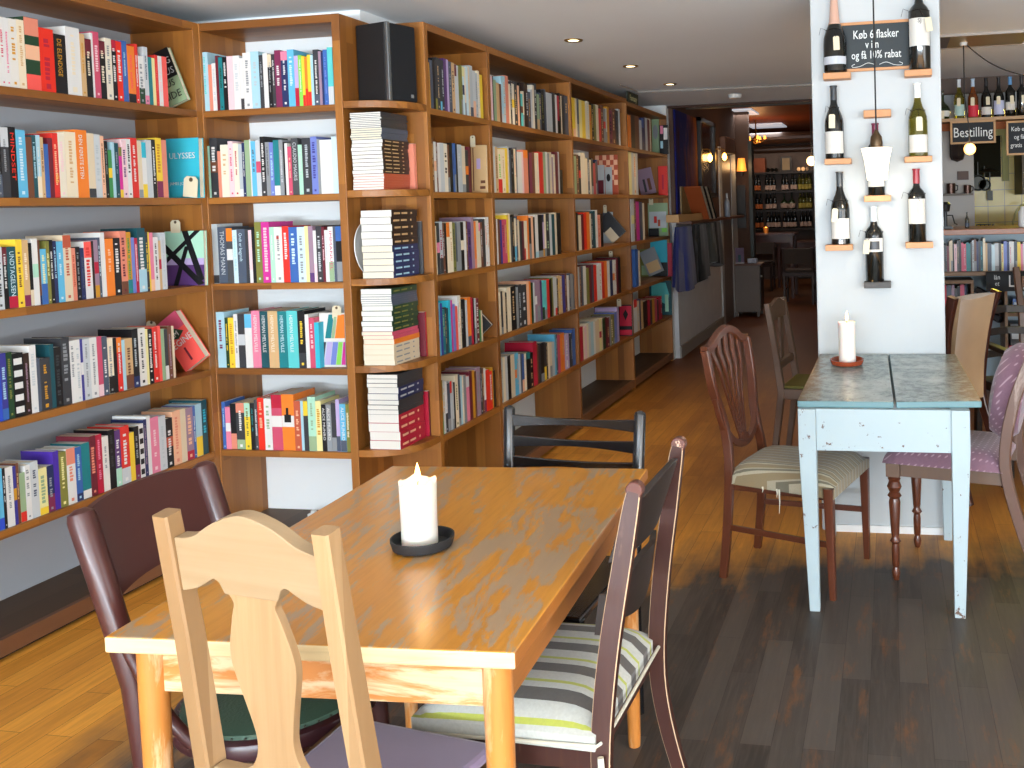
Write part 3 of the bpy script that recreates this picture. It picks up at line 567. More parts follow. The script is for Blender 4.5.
face_out(652, 659, 118, 143, YD, 0, 'sage green', 'grey-green face-out book on top shelf of farthest bookcase', .015, [([(.5+.36*cos(i*PI/6), .62+.2*sin(i*PI/6)) for i in range(12)], 'grey')])
face_out(659.5, 668, 125, 143, YD-.03, 0, 'black', 'black face-out book with pink, blue and white patches, farthest bookcase', .015, [(R4(.1, .45, .7, .98), 'pink'), (R4(.5, .95, .5, .9), 'white'), (R4(.1, .4, .2, .45), 'light blue')])
face_out(641, 656, 158, 191, YD, 1, 'mauve', 'grey-brown book with figures leaning left on farthest second shelf', .02, [(R4(.3, .45, .1, .6), 'charcoal'), (R4(.6, .8, .15, .6), 'brown')], roll=.2)
face_out(658.5, 667.5, 166, 191, YD-.03, 1, 'red', 'plain red face-out book right end of farthest second shelf', .02, [(R4(.4, .6, .2, .7), 'crimson')])
face_out(648.5, 668, 203, 236, YD, 2, 'sage green', 'green picture book face-out on middle shelf of farthest bookcase', .02, [(R4(.06, .94, .25, .74), 'light grey'), (R4(.3, .45, .4, .6), 'red'), (R4(.5, .62, .3, .5), 'terracotta'), (R4(.7, .95, .12, .24), 'lime green')])
face_out(640.8, 652, 249, 281, YD, 3, 'olive', 'olive green face-out book next to blue spine, farthest bookcase', .02, [(R4(.1, .9, .05, .4), 'sage green')])
face_out(645, 664, 243, 279, YD-.04, 3, 'grey', 'grey landscape book leaning left on farthest fourth shelf', .015, [(R4(.1, .9, .1, .5), 'tan')], roll=.38, w=.15)
face_out(651, 667.5, 240, 276, YD+.02, 3, 'turquoise', 'sky blue and black face-out book behind a grey leaning one', .015, [(R4(0, 1, 0, .38), 'black')])
face_out(668, 672.3, 243, 274, YD-.03, 3, 'crimson', 'narrow crimson book at right end of farthest fourth shelf', .02)
face_out(650, 672, 281, 318, YD+.02, 4, 'dark teal', 'dark teal face-out picture book with mint splashes, farthest lowest shelf', .015, [([(.1, .5), (.8, .3), (.9, .6), (.75, .95), (.1, .95)], 'aqua'), (R4(.7, .86, .1, .6), 'mint')])
price_tag(171, 180, 220, 233, YL-.004, 'cream price tag standing above the green and purple face-out book')
price_tag(183, 196, 175, 196.4, YL-.03, 'cream price tag on the lower right corner of the turquoise face-out book', .12)
price_tag(332.5, 341, 305.5, 320, YC+.05, 'cream price tag above the striped face-out book in the corner bookcase')
price_tag(470.5, 475, 135.5, 147, YA-.004, 'cream price tag above the tan ring-bound notebook')
price_tag(146, 155, 320, 328, YL, 'cream price tag lying above the fourth row of the left wall bookcase', .2)
price_tag(609, 612.5, 251, 258.5, YCc, 'cream price tag above the fourth row of a farther bookcase')
price_tag(617, 621, 299, 306.5, YCc, 'cream price tag above the lowest row next to the red and black book')
price_tag(603.5, 606.5, 205, 213, YCc-.01, 'cream price tag above the grey face-out book')
price_tag(649, 653, 198, 205, YD-.01, 'cream price tag above the green picture book')
# small dark sign block and Fantasy sign
a = at(649.5, 236, y=YD-.06); g = G(); g.box(a.x, YD-.08, ZS[2]+.001, a.x+.09, YD-.055, ZS[2]+.075)
tag(g.build('shelf_sign', cmat('black')), 'little black block sign in front of the green picture book', 'sign')
a = at(629, 101, x=XR); o = tag(G().box(XR-.02, a.y, 2.275, XR-.008, a.y+.32, 2.36).build('shelf_sign', mat('sign green', '#262b1c', .6)), 'dark green sign reading Fantasy on top of the farthest bookcase', 'sign')
text_obj('lettering', 'Fantasy', mat('sign cream', '#c9c08c', .7), o, (XR-.007, a.y+.16, 2.295), (0, 1, 0), (0, 0, 1), .045, 'CENTER', .0005, 1.1)

# ------------------------------------------------------------------ flat stacks on the corner shelves
def stack(row, uR, vR, items, cn):
    X1 = min(at(uR, vR, y=3.718).x, XR-.05); X0 = max(X1-.142, XM+(.032 if row == 2 else .004)); z = ZS[row]+.0115; k = 0
    tot = sum(n for n, t, c, s, pc in items); lst = []
    for n, t, c, s, pc in reversed(items):
        for q in range(n): lst.append((t, c, s, pc))
    N = len(lst)
    for k, (t, c, s, pc) in enumerate(lst):
        dx = random.uniform(-.004, .004); dy = random.uniform(-.004, .004); w = X1-X0; L = .222; t *= 1.045
        # spine on the +X side; local: x across, y along, z up
        g = G(); cc = .0009; P = [(0, 0), (w, 0), (w, t), (0, t), (0, t-cc), (w-cc, t-cc), (w-cc, cc), (0, cc)]
        g.quad_add([(x, 0, zz) for x, zz in P]+[(x, L, zz) for x, zz in P], [(0, 1, 6, 7), (1, 2, 5, 6), (2, 3, 4, 5), (15, 14, 9, 8), (14, 13, 10, 9), (13, 12, 11, 10)]+[(i, i+8, (i+1) % 8+8, (i+1) % 8) for i in range(8)])
        o = g.build('book', cmat(c), None, (X0+min(dx, .0)+.001, 3.715+dy, z))
        pos = '%s from the %s' % ((ORD[k], 'bottom') if k < N/2 else (ORD[N-1-k], 'top'))
        if k == 0: pos = 'at the very bottom'
        if k == N-1: pos = 'on the very top'
        tag(o, uniq('%s softcover lying %s of the flat stack on the %s' % (c, pos, cn), '%s softcover lying flat, %s, stack on %s' % (c, pos, cn)), 'book', 'books stacked flat on the %s' % cn)
        G().box(.001, .0006, cc, w-cc, L-.0006, t-cc).build('page_block', pc, o)
        if s and t > .012:
            g = G()
            for yy, ll in ((.02, .05), (.085, .05), (.165, .012)):
                g = G() if 0 else g; g.box(w-.0003, yy, t*.36, w+.0004, yy+ll, t*.62)
            g.build('spine_title', cmat(s), o)
        z += t+.0002
W_, C_ = PAGES_W, PAGES
stack(1, 383, 155, [(9, .0068, 'charcoal', None, W_), (5, .009, 'slate', None, C_), (9, .0152, 'dark brown', 'tan', W_), (6, .0105, 'terracotta', None, W_)], 'corner shelf under the speaker')
stack(2, 394, 240, [(5, .0286, 'dark brown', 'tan', W_), (5, .0262, 'navy', 'light blue', C_)], 'middle corner shelf')
stack(3, 393, 320, [(1, .0235, 'dark green', 'olive', W_), (5, .009, 'slate', None, W_), (5, .0208, 'dark green', 'olive', W_), (2, .0155, 'rose', None, C_), (1, .021, 'orange', None, C_), (4, .0212, 'beige', 'grey', C_)], 'fourth corner shelf')
stack(4, 398.7, 400, [(3, .0175, 'charcoal', None, W_), (2, .026, 'navy', 'light grey', W_), (3, .0192, 'charcoal', None, W_), (4, .036, 'crimson', 'peach', W_)], 'lowest corner shelf')
def upright(row, cols, h, cn, xr=-2.065):
    y = 3.972
    for i, (c, t) in enumerate(cols):
        y -= t+.0005; g = G(); w = .15
        g.box(xr-w, y, ZS[row]+.0115, xr, y+t, ZS[row]+h+.01); o = g.build('book', cmat(c), bevel=.0008)
        tag(o, uniq('%s paperback upright behind the flat stack, %s from the post, %s' % (c, ORD[i], cn)), 'book', 'books upright behind the stacks')
        G().box(xr-w+.002, y+.001, ZS[row]+h+.009, xr-.002, y+t-.001, ZS[row]+h+.0106).build('page_block', PAGES_W, o)
upright(1, [('salmon', .008)]*3, .205, 'under speaker'); upright(2, [('charcoal', .007), ('dark grey', .007)], .235, 'middle corner shelf', -2.05)
upright(3, [('crimson', .012), ('maroon', .006)], .2, 'fourth corner shelf', -2.05); upright(4, [('maroon', .011), ('crimson', .008)], .205, 'lowest corner shelf', -2.05)
g = G(); g.lathe([(0, 0), (.08, 0), (.105, .005), (.12, .01), (.12, .014), (.104, .010), (.08, .005), (0, .005)], n=40)
o = g.build('plate', mat('white china', '#e9ebea', .25), None, (XM+.003, 3.832, ZS[2]+.1335), smooth=True); o.rotation_euler = (0, math.radians(86), 0)
tag(o, 'round white plate standing behind the stack on the middle corner shelf', 'plate')
# speaker
blk = mat('black speaker vinyl', '#17181a', .5, bump=(200, .2)); cloth_b = mat('black grille cloth', '#141518', .95)
t = thing('loudspeaker', 'black box loudspeaker with silver edge on the corner shelf by the ceiling', 'speaker', (-2.068, 3.76, ZS[0]+.012), math.radians(-17))
g = G(); g.box(-.181, .0, 0, -.014, .166, .333); g.build('cabinet', blk, t, bevel=.004)
g = G(); g.box(-.0135, .018, .003, .002, .164, .33); g.build('grille', cloth_b, t, bevel=.006)
g = G(); g.box(-.014, .0, 0, .003, .0175, .333); g.build('edge_strip', mat('silver strip', '#8f9496', .3, .9), t, bevel=.003)
g = G(); g.box(.002, .125, .02, .0035, .14, .035); g.build('badge', mat('badge silver', '#bfc3c6', .3, .8), t)
# ------------------------------------------------------------------ furniture materials
def worn_top():
    n = NT('worn orange varnish', .28, .25, .5); x, y, z = n.sep(n.obj)
    base = n.mix(n.noise(n.comb(n.math('MULTIPLY', x, 5), n.math('MULTIPLY', y, 1.2)), 1, 4), '#e09c38', '#c47e28')
    gr = n.noise(n.comb(n.math('MULTIPLY', x, 70), n.math('MULTIPLY', y, 5)), 1, 5, .6)
    base = n.mix(n.math('MULTIPLY', n.ramp(gr, .45, .75), .25), base, '#7c4a18')
    a = n.noise(n.comb(n.math('ADD', n.math('MULTIPLY', x, 22), n.math('MULTIPLY', y, 2)), n.math('MULTIPLY', y, 4.5)), 1, 7, .74, .3)
    b = n.noise(n.obj, 3.2, 2)
    m = n.math('MULTIPLY', n.ramp(n.math('ADD', a, n.math('MULTIPLY', n.math('SUBTRACT', b, .5), .4)), .5, .56), .8)
    return n.out(n.mix(m, base, '#a3937c'), gr, .1, .002)
def worn_wood(name, base, pale, thr=.5, axis='Z', rough=.4, amt=.85):
    n = NT(name, rough); x, y, z = n.sep(n.obj); g, p, q = {'Z': (z, x, y), 'X': (x, y, z), 'Y': (y, x, z)}[axis]
    a = n.noise(n.comb(n.math('MULTIPLY', p, 22), n.math('MULTIPLY', q, 22), n.math('MULTIPLY', g, 4)), 1, 6, .65, .5)
    gr = n.noise(n.comb(n.math('MULTIPLY', p, 90), n.math('MULTIPLY', q, 90), n.math('MULTIPLY', g, 6)), 1, 4)
    c = n.mix(n.math('MULTIPLY', n.ramp(a, thr, thr+.1), amt), base, pale)
    return n.out(n.mix(n.math('MULTIPLY', n.ramp(gr, .5, .8), .25), c, '#5a3a1c'), gr, .1, .002)
def chipped(name, col, chip, thr=.66, rough=.45, scale=26):
    n = NT(name, rough); a = n.noise(n.obj, scale, 6, .7); b = n.noise(n.obj, 2.5, 2)
    c = n.mix(n.ramp(n.math('ADD', a, n.math('MULTIPLY', n.math('SUBTRACT', b, .5), .25)), thr, thr+.02), col, chip)
    return n.out(c, a, .05)
def stripes(name, axis, period, stops, rough=.85, ys=.0):
    n = NT(name, rough); xs = n.sep(n.obj); v = n.math('FRACT', n.math('DIVIDE', n.math('ADD', xs[axis], 9.972), period))
    r = n.nt.nodes.new('ShaderNodeValToRGB'); r.color_ramp.interpolation = 'CONSTANT'; n.link(v, r.inputs[0])
    e = r.color_ramp.elements; e[0].position = 0; e[0].color = (*hexc(stops[0][1]), 1); e[1].position = stops[1][0]; e[1].color = (*hexc(stops[1][1]), 1)
    for p, c in stops[2:]: q = e.new(p); q.color = (*hexc(c), 1)
    w = n.noise(n.obj, 160, 3); n.b.inputs['Sheen Weight'].default_value = .2
    return n.out(n.mix(n.math('MULTIPLY', w, .35), r.outputs[0], '#6b6459'), w, .2, .002)
top_m = worn_top()
leg_m = worn_wood('worn table leg', '#c27a36', '#d9b284', .5); apr_m = worn_wood('worn table apron', '#c07a3c', '#dcc19a', .46, 'X')
edge_m = worn_wood('pale table edge', '#d8c091', '#c79f5e', .56, 'X')
pine = wood('pale pine', '#b08e66', '#8a6844', 'Z', .09, 2, .45, .45); pineX = wood('pale pine across', '#ad9474', '#8e724f', 'X', 0, 1, .5, .5)
darkpaint = mat('dark maroon varnish', '#45221f', .35, coat=.15, vary=.25, vscale=5); wearedge = mat('worn varnish edge', '#c2a383', .5)
blackpaint = mat('glossy black paint', '#101215', .2, coat=.8, vary=.2, vscale=9)
reddark = worn_wood('red brown varnish', '#3f2019', '#6a4a3a', .64, 'Z', .45); mahog = wood('mahogany', '#64331f', '#45200f', 'Z', 0, 1, .3, .6, coat=.3)
greywood = wood('weathered brown wood', '#6e5546', '#57402f', 'Z', 0, 1, .5, .7)
rope = mat('cream cord', '#cfc9b6', .9)
blue_m = chipped('chipped pale blue paint', '#9fadb1', '#5b3e2e', .63); bluetop_m = None

def place_tree(t): return t

# ------------------------------------------------------------------ near table
TR = math.radians(2.8); TC = Vector((-.995, 1.934, 0))
t = thing('dining_table', 'worn orange-varnished wooden dining table in the foreground with pale scuffed edges', 'table', TC, TR)
hw, hl = .366, .534
g = G(); g.box(-hw, -hl, .712, hw, hl, .7405); 
o = g.build('tabletop', [top_m, edge_m, worn_wood('orange side edge', '#a9682c', '#c08a50', .6, 'Y')], t, bevel=.004)
for p in o.data.polygons:
    if abs(p.normal.z) < .5: p.material_index = 1 if abs(p.normal.y) > .5 else 2
for ai, (nm, b) in enumerate((('apron', (-hw+.06, -hl+.045, hw-.06, -hl+.067)), ('apron', (-hw+.06, hl-.067, hw-.06, hl-.045)), ('apron', (-hw+.035, -hl+.06, -hw+.057, hl-.06)), ('apron', (hw-.057, -hl+.06, hw-.035, hl-.06)))):
    g = G(); g.box(b[0], b[1], .625, b[2], b[3], .7115); g.build(nm, apr_m if ai < 2 else _m['orange side edge'], t, bevel=.002)
for sx in (-1, 1):
    for sy in (-1, 1):
        g = G(); g.tube([(sx*(hw-.05), sy*(hl-.05), z) for z in (0, .02, .35, .62, .7115)], [.0155, .017, .022, .025, .025], 16); g.build('leg', leg_m, t, smooth=True)

# candles
wax = mat('candle wax', '#e6dfd4', .55, sss=.3); 
def candle(name, loc, r, h, lab, seed, ragged=.006):
    random.seed(seed); t = thing(name, lab, 'candle', loc)
    prof = [(0, 0), (r*.98, 0), (r, .003), (r*1.0, h*.5), (r*1.03, h-.004)]
    g = G(); g.lathe(prof, n=28); n = 28; o0 = len(g.v)
    rim = []
    for i in range(n):
        a = 2*PI*i/n; bump = ragged*(.3+1.2*abs(sin(a*2.3+seed))*random.uniform(.5, 1)); rim.append((a, bump))
    rings = [[(r*1.03*cos(a), r*1.03*sin(a), h-.004) for a, b in rim], [(r*1.04*cos(a), r*1.04*sin(a), h+b) for a, b in rim], [(r*.86*cos(a), r*.86*sin(a), h+b*.8) for a, b in rim], [(r*.6*cos(a), r*.6*sin(a), h-.005) for a, b in rim], [(.002*cos(a), .002*sin(a), h-.007) for a, b in rim]]
    g.rings([[Vector(p) for p in q] for q in rings], caps=False); g.build('wax_body', wax, t, smooth=True)
    g = G(); g.tube([(0, 0, h-.008), (.001, 0, h+.006), (.002, .001, h+.012)], .0011, 6); g.build('wick', mat('wick', '#1c1512', .9), t)
    g = G(); g.lathe([(0.0002, 0), (.0045, .005), (.0062, .013), (.0046, .024), (.002, .034), (.0001, .041)], (0.001, 0, h+.006), 12)
    g.build('flame', mat('candle flame', '#ffd9a0', .5, emit='#ffc878', es=14), t, smooth=True)
    point('candle_light', Vector(loc)+Vector((0, 0, h+.03)), .5, (1, .6, .25), .01)
    return t
def dish(loc, r, h, col, lab, rough=.5, specks=False):
    g = G(); g.lathe([(0, .0), (r*.8, 0), (r*.93, .003), (r, h*.8), (r*1.0, h), (r*.95, h), (r*.9, h*.75), (r*.84, .006), (0, .006)], n=40)
    m = chipped('speckled '+col, col, '#c9c9c4', .74, rough, 90) if specks else mat('dish '+col, col, rough, coat=.3)
    return tag(g.build('candle_dish', m, None, loc, smooth=True), lab, 'dish')
ZT1 = .7415
c = at(421.5, 548, z=ZT1); cc = at(419, 541, z=ZT1+.006)
dish((c.x, c.y+.006, ZT1), .066, .024, '#242426', 'black speckled round dish under the candle on the orange table', .6, True)
candle('pillar_candle', (c.x-.006, c.y+.006, ZT1+.0065), .0375, .128, 'white lit pillar candle with ragged rim on the orange table', 3, .009)

# ------------------------------------------------------------------ chairs; local x across, +y the way the sitter faces
def chair_base(name, lab, loc, rz): return thing(name, lab, 'chair', loc, rz, 'wooden cafe chairs')

# A: pale pine, vase splat, back towards us
t = chair_base('dining_chair', 'pale pine chair with vase-shaped splat and purple pad, back to the camera', (-.951, 1.247, 0), math.radians(-9.1))
for s, (xt, xb) in ((-1, (-.152, -.160)), (1, (.152, .156))):
    g = G(); g.sweep([(xb*1.04, .02, 0), (xb*1.0, .075, .42), (xb, .062, .58), (xt*1.0, .03, .8), (xt, 0, 1.0)], [.030, .032, .032, .032, .031], [.03, .038, .039, .036, .03]); g.build('back_post', pine, t)
# crest rail
def sm(pts, n=6):
    out = []
    for i in range(len(pts)-1):
        p0, p1, p2, p3 = pts[max(i-1, 0)], pts[i], pts[i+1], pts[min(i+2, len(pts)-1)]
        for k in range(n):
            u = k/n; out.append(tuple(.5*((2*b)+(-a+c)*u+(2*a-5*b+4*c-d)*u*u+(-a+3*b-3*c+d)*u**3) for a, b, c, d in zip(p0, p1, p2, p3)))
    out.append(tuple(pts[-1])); return out
topc = sm([(-.136, .965), (-.1, .97), (-.055, .995), (0, 1.012), (.055, .998), (.1, .972), (.136, .962)])
botc = sm([(.136, .878), (.105, .886), (.07, .905)], 5) + sm([(.07, .905), (.06, .9), (.052, .884)], 3) + [(.05, .882), (-.05, .882)] + sm([(-.052, .884), (-.06, .9), (-.07, .905)], 3) + sm([(-.07, .905), (-.105, .886), (-.136, .878)], 5)
tiltM = Matrix.Translation((0, .012, .94)) @ Matrix.Rotation(math.radians(7), 4, 'X') @ Matrix.Translation((0, 0, -.94))
g = G(); g.prism(topc+botc, .024, tiltM); g.build('crest_rail', pineX, t, bevel=.003)
half = sm([(.048, .884), (.040, .868), (.046, .85), (.060, .80), (.062, .765), (.052, .72), (.040, .67), (.036, .64), (.042, .61), (.058, .585), (.062, .575)], 4)
M2 = Matrix.Translation((0, .036, .73)) @ Matrix.Rotation(math.radians(7), 4, 'X') @ Matrix.Translation((0, 0, -.73))
g = G(); g.prism([(x, z) for x, z in half]+[(-x, z) for x, z in reversed(half)], .014, M2); g.build('splat', pine, t, bevel=.002)
g = G(); g.prism(sm([(-.14, .573), (-.08, .575), (-.06, .588), (0, .59), (.06, .588), (.08, .575), (.14, .573)], 3)+[(.14, .545), (-.14, .545)], .024, Matrix.Translation((0, .062, 0))); g.build('lower_rail', pineX, t, bevel=.002)
for nm, x0, y0, x1, y1 in (('seat_rail', -.16, .08, .16, .104), ('seat_rail', -.185, .385, .185, .408)):
    g = G(); g.box(x0, y0, .405, x1, y1, .455); g.build(nm, wood('brown seat frame', '#7c5a3a', '#5f4228', 'X', 0, 1, .5), t, bevel=.002)
for s in (-1, 1):
    g = G(); g.sweep([(s*.155, .09, .43), (s*.185, .40, .43)], .05, .022, (0, 0, 1)); g.build('seat_rail', _m['brown seat frame'], t)
    g = G(); g.sweep([(s*.172, .385, 0), (s*.175, .385, .43)], [.024, .034], [.024, .034]); g.build('front_leg', pine, t)
g = G(); g.quad_add([(-.145, .1, .456), (.145, .1, .456), (.172, .40, .456), (-.172, .40, .456), (-.14, .105, .475), (.14, .105, .475), (.166, .392, .475), (-.166, .392, .475)], [(0, 3, 2, 1), (4, 5, 6, 7), (0, 1, 5, 4), (1, 2, 6, 5), (2, 3, 7, 6), (3, 0, 4, 7)])
g.build('seat_pad', mat('faded purple velvet', '#84708a', .95, sheen=.4, vary=.2, vscale=6), t, bevel=.012)

# B: dark maroon bentwood with curved panel back, faces +X
t = chair_base('dining_chair', 'dark maroon chair with wide curved panel back and round green seat', (-1.49, 1.75, 0), math.radians(-90))
for s in (-1, 1):
    g = G(); g.tube([(s*.172, .03, 0), (s*.170, .05, .35), (s*.170, .03, .55), (s*.170, -.03, .75), (s*.17, -.068, .872), (s*.17, -.07, .884), (s*.17, -.072, .892)], [.017, .022, .024, .025, .026, .023, .010], 14); g.build('back_post', darkpaint, t, smooth=True)
    g = G(); g.tube(sm([(s*.17, .0, .66), (s*.185, .06, .58), (s*.19, .12, .5), (s*.18, .17, .44)], 4), .013, 10); g.build('brace', darkpaint, t, smooth=True)
    g = G(); g.tube([(s*.15, .38, 0), (s*.14, .36, .43)], [.014, .019], 12); g.build('front_leg', darkpaint, t, smooth=True)
rings = []; N = 20
for i in range(N+1):
    a = PI*i/N; x = -.168*cos(a); bow = .03*sin(a); yb = -.035-bow
    zt = .868+.03*sin(a); zb = .675 + .05*sin(a)
    rings.append([Vector((x, yb+.03, zb)), Vector((x, yb-.022, zt)), Vector((x, yb-.034, zt)), Vector((x, yb+.018, zb))])
g = G(); g.rings(rings); g.build('backrest', darkpaint, t, smooth=True)
g = G(); g.lathe([(0, .42), (.19, .42), (.2, .427), (.203, .442), (.198, .456), (.19, .46), (0, .46)], (0, .22, 0), 40); g.build('seat_ring', chipped('chipped maroon', '#3d2024', '#b08a62', .68, .3, 14), t, smooth=True)
g = G(); g.lathe([(.183, .459), (.182, .468), (.15, .477), (0, .482)], (0, .22, 0), 40); seat_b = g.build('seat', mat('dark green leather', '#3a5242', .5, bump=(60, .2)), t, smooth=True)
g = G()
for i in range(44):
    a = 2*PI*i/44; g = G() if 0 else g; g.lathe([(.003, 0), (.002, .002), (.0002, .003)], (.185*cos(a), .22+.185*sin(a), .463), 5)
o = g.build('nail_heads', mat('dark nail', '#3b3a30', .4, .5), seat_b); o['kind'] = 'stuff'

# C: black ladder back behind the table
p0 = Vector((-1.118, 2.66)); p1 = Vector((-.697, 2.607))
t = chair_base('dining_chair', 'glossy black ladder-back chair at the far end of the orange table', (-.922, 2.62, 0), math.radians(180-7.2))
for s in (-1, 1):
    g = G(); g.tube([(s*.192, .0, 0), (s*.198, .02, .4), (s*.204, 0, .6), (s*.21, -.03, .855), (s*.21, -.031, .862), (s*.21, -.032, .867)], [.013, .016, .0175, .017, .014, .004], 14); g.build('back_post', blackpaint, t, smooth=True)
    g = G(); g.tube([(s*.2, .4, 0), (s*.2, .39, .44)], [.014, .018], 12); g.build('front_leg', blackpaint, t, smooth=True)
    for z in (.16, .28): g = G(); g.tube([(s*.194, .01, z), (s*.2, .395, z)], .009, 8); g.build('stretcher', blackpaint, t, smooth=True)
for zc in (.825, .765, .705, .645):
    up = [(x, zc+.0165-.012*cos(x/.2*PI/2)) for x in [-.2+.4*i/16 for i in range(17)]]; dn = [(x, zc-.0195+.006*cos(x/.2*PI/2)) for x, _ in reversed(up)]
    g = G(); g.prism(up+dn, .011, Matrix.Translation((0, -.027*(zc-.6)/.25, 0))); 
    for i, v in enumerate(g.v): g.v[i] = (v[0], v[1]-.022*cos(v[0]/.2*PI/2), v[2])
    g.build('slat', blackpaint, t, bevel=.0015)
g = G(); g.tube([(-.2, .39, .3), (.2, .39, .3)], .009, 8); g.build('stretcher', blackpaint, t, smooth=True)
g = G(); g.quad_add([(-.19, .0, .43), (.19, .0, .43), (.215, .41, .43), (-.215, .41, .43), (-.19, .0, .452), (.19, 0, .452), (.215, .41, .452), (-.215, .41, .452)], [(0, 3, 2, 1), (4, 5, 6, 7), (0, 1, 5, 4), (1, 2, 6, 5), (2, 3, 7, 6), (3, 0, 4, 7)]); g.build('seat', blackpaint, t, bevel=.006)

# D: red-brown with striped seat, faces -X
t = chair_base('dining_chair', 'red-brown chair with scrolled posts and grey, white and lime striped seat', (-.553, 1.885, 0), math.radians(90-1.5))
for s in (-1, 1):
    g = G(); path = sm([(s*.225, -.10, 0), (s*.215, -.045, .16), (s*.205, -.012, .32), (s*.198, -.008, .45), (s*.19, -.026, .62), (s*.178, -.055, .79), (s*.171, -.072, .885), (s*.169, -.079, .918)], 4)
    g.sweep(path, [.024]*len(path), [.026+.013*sin(PI*i/(len(path)-1)) for i in range(len(path))], ch=.16); o = g.build('back_post', [reddark, wearedge], t, recalc=False)
    for p in o.data.polygons:
        if len(p.vertices) == 4 and p.index % 8 in (0, 2, 4, 6): p.material_index = 1
    g = G(); g.tube([(s*.158, -.08, .921), (s*.181, -.08, .921)], .0165, 18); g.build('scroll', chipped('scuffed red brown', '#5a3026', '#c9a68c', .6, .35, 20), o, smooth=True, bevel=.002)
    g = G(); g.sweep([(s*.188, .36, 0), (s*.186, .36, .4)], [.024, .036], [.024, .036]); g.build('front_leg', reddark, t)
def bowed(zt, zb, x, bow, y0, th=.016, n=16, arch=.0, lean=.35):
    rings = []
    for i in range(n+1):
        u = -1+2*i/n; X = x*u; b = bow*(1-u*u); T = zt+arch*(1-u*u)**1.0
        rings.append([Vector((X, y0-b-lean*(T-zb)/2-th/2, T)), Vector((X, y0-b-lean*(T-zb)/2+th/2, T)), Vector((X, y0-b+lean*(T-zb)/2+th/2, zb)), Vector((X, y0-b+lean*(T-zb)/2-th/2, zb))])
    return rings
dkb = wood('dark bowed board', '#2f2622', '#241b17', 'X', 0, 1, .4)
g = G(); g.rings(bowed(.882, .775, .164, .03, -.045, .016, 16, .04)); g.build('crest_rail', dkb, t, smooth=True, bevel=.002)
rings = []
for i in range(25):
    u = -1+2*i/24; hz = .018+.032*(cos(u*PI)*.5+.5)**.8+.018*abs(u)**3; X = .18*u; b = .025*(1-u*u)
    rings.append([Vector((X, -.012-b-.007, .685+hz)), Vector((X, -.012-b+.007, .685+hz)), Vector((X, .0-b+.007, .685-hz*1.2)), Vector((X, .0-b-.007, .685-hz*1.2))])
g = G(); g.rings(rings); g.build('middle_rail', dkb, t, smooth=True)
g = G(); N = 14; rings = []
for j in range(N+1):
    v = j/N; y = .0+.38*v; hwd = .218-.01*v
    rings.append([Vector(((hwd)*math.sin(PI*(k/20-.5)) if 0 else hwd*(-1+2*k/20), y, .465+.045*(1-abs(-1+2*k/20)**6)*(1-abs(2*v-1)**6))) for k in range(21)]+[Vector((hwd*(1-2*k/20), y, .437)) for k in range(21)])
g.rings(rings); seat_d = g.build('seat', stripes('striped upholstery', 0, .0925, [(0, '#4d4743'), (.36, '#c9cac2'), (.56, '#b9bf4c'), (.66, '#c9cac2')]), t, smooth=True)
g = G(); g.box(-.2, .01, .39, .2, .37, .437); g.build('seat_frame', reddark, t)
pth = [(-.216, .37, .44), (-.222, -.004, .45), (-.2, -.014, .45), (.2, -.014, .45), (.222, -.004, .45), (.216, .37, .44)]
g = G(); g.tube(pth, .0038, 8); g.tube([(-.222, -.012, .43), (-.224, -.015, .37), (-.222, -.012, .3), (-.224, -.014, .22)], [.006, .008, .007, .004], 8); g.build('rope_trim', rope, seat_d, smooth=True)

# ------------------------------------------------------------------ pale blue table by the pillar
LYF, LYB = 3.342, 4.128; PF = 4.185
t = thing('side_table', 'small chipped pale blue table with two-board grey top against the white pillar', 'table', (0, 0, 0))
def topz(y): return .7455 + (y-3.36)*.047
def bt_top():
    n = NT('worn grey green tabletop', .3, .2); a = n.noise(n.obj, 30, 6, .75); b = n.noise(n.obj, 4, 4, .6); x, y, z = n.sep(n.obj)
    sp = n.noise(n.obj, 90, 4, .7); c = n.mix(n.ramp(a, .42, .6), '#8b9895', '#4f5c59'); c = n.mix(n.math('MULTIPLY', n.ramp(b, .5, .6), .6), c, '#b5bab4'); c = n.mix(n.ramp(sp, .62, .66), c, '#3c4442')
    e = n.math('ADD', n.math('ABSOLUTE', n.math('ADD', x, .02)), n.math('MULTIPLY', n.math('SUBTRACT', a, .5), .35))
    c = n.mix(n.math('MULTIPLY', n.ramp(e, .24, .3), .8), c, '#6f5434'); return n.out(c, a, .25, .003)
btm = bt_top(); blueedge = chipped('blue green edge paint', '#587b80', '#6b4a36', .68, .4, 40)
def board(xf0, xf1, xb0, xb1, yb):
    g = G(); vs = []
    for dz in (-.024, 0):
        vs += [(xf0, 3.362, topz(3.362)+dz), (xf1, 3.39 if xf1 > .1 else 3.362, topz(3.362)+dz), (xb1, yb, topz(yb)+dz), (xb0, yb, topz(yb)+dz)]
    g.quad_add(vs, [(0, 3, 2, 1), (4, 5, 6, 7), (0, 1, 5, 4), (1, 2, 6, 5), (2, 3, 7, 6), (3, 0, 4, 7)])
    o = g.build('top_board', [btm, blueedge], t, bevel=.004)
    for p in o.data.polygons:
        if p.normal.z < .5: p.material_index = 1
board(-.335, -.0005, -.312, -.0215, 4.17); board(.008, .297, -.0145, .262, 4.17)
for (x, y) in ((-.288, LYF+.015), (.21, LYF+.02)):
    xo = x; g = G(); g.sweep([(x+(.0 if x < 0 else -.0), y, 0), (x-.012 if x < 0 else x+.012, y, .58), (x-.012 if x < 0 else x+.012, y, .722)], [.036, .062, .062], [.036, .055, .055], ch=.08); g.build('leg', blue_m, t)
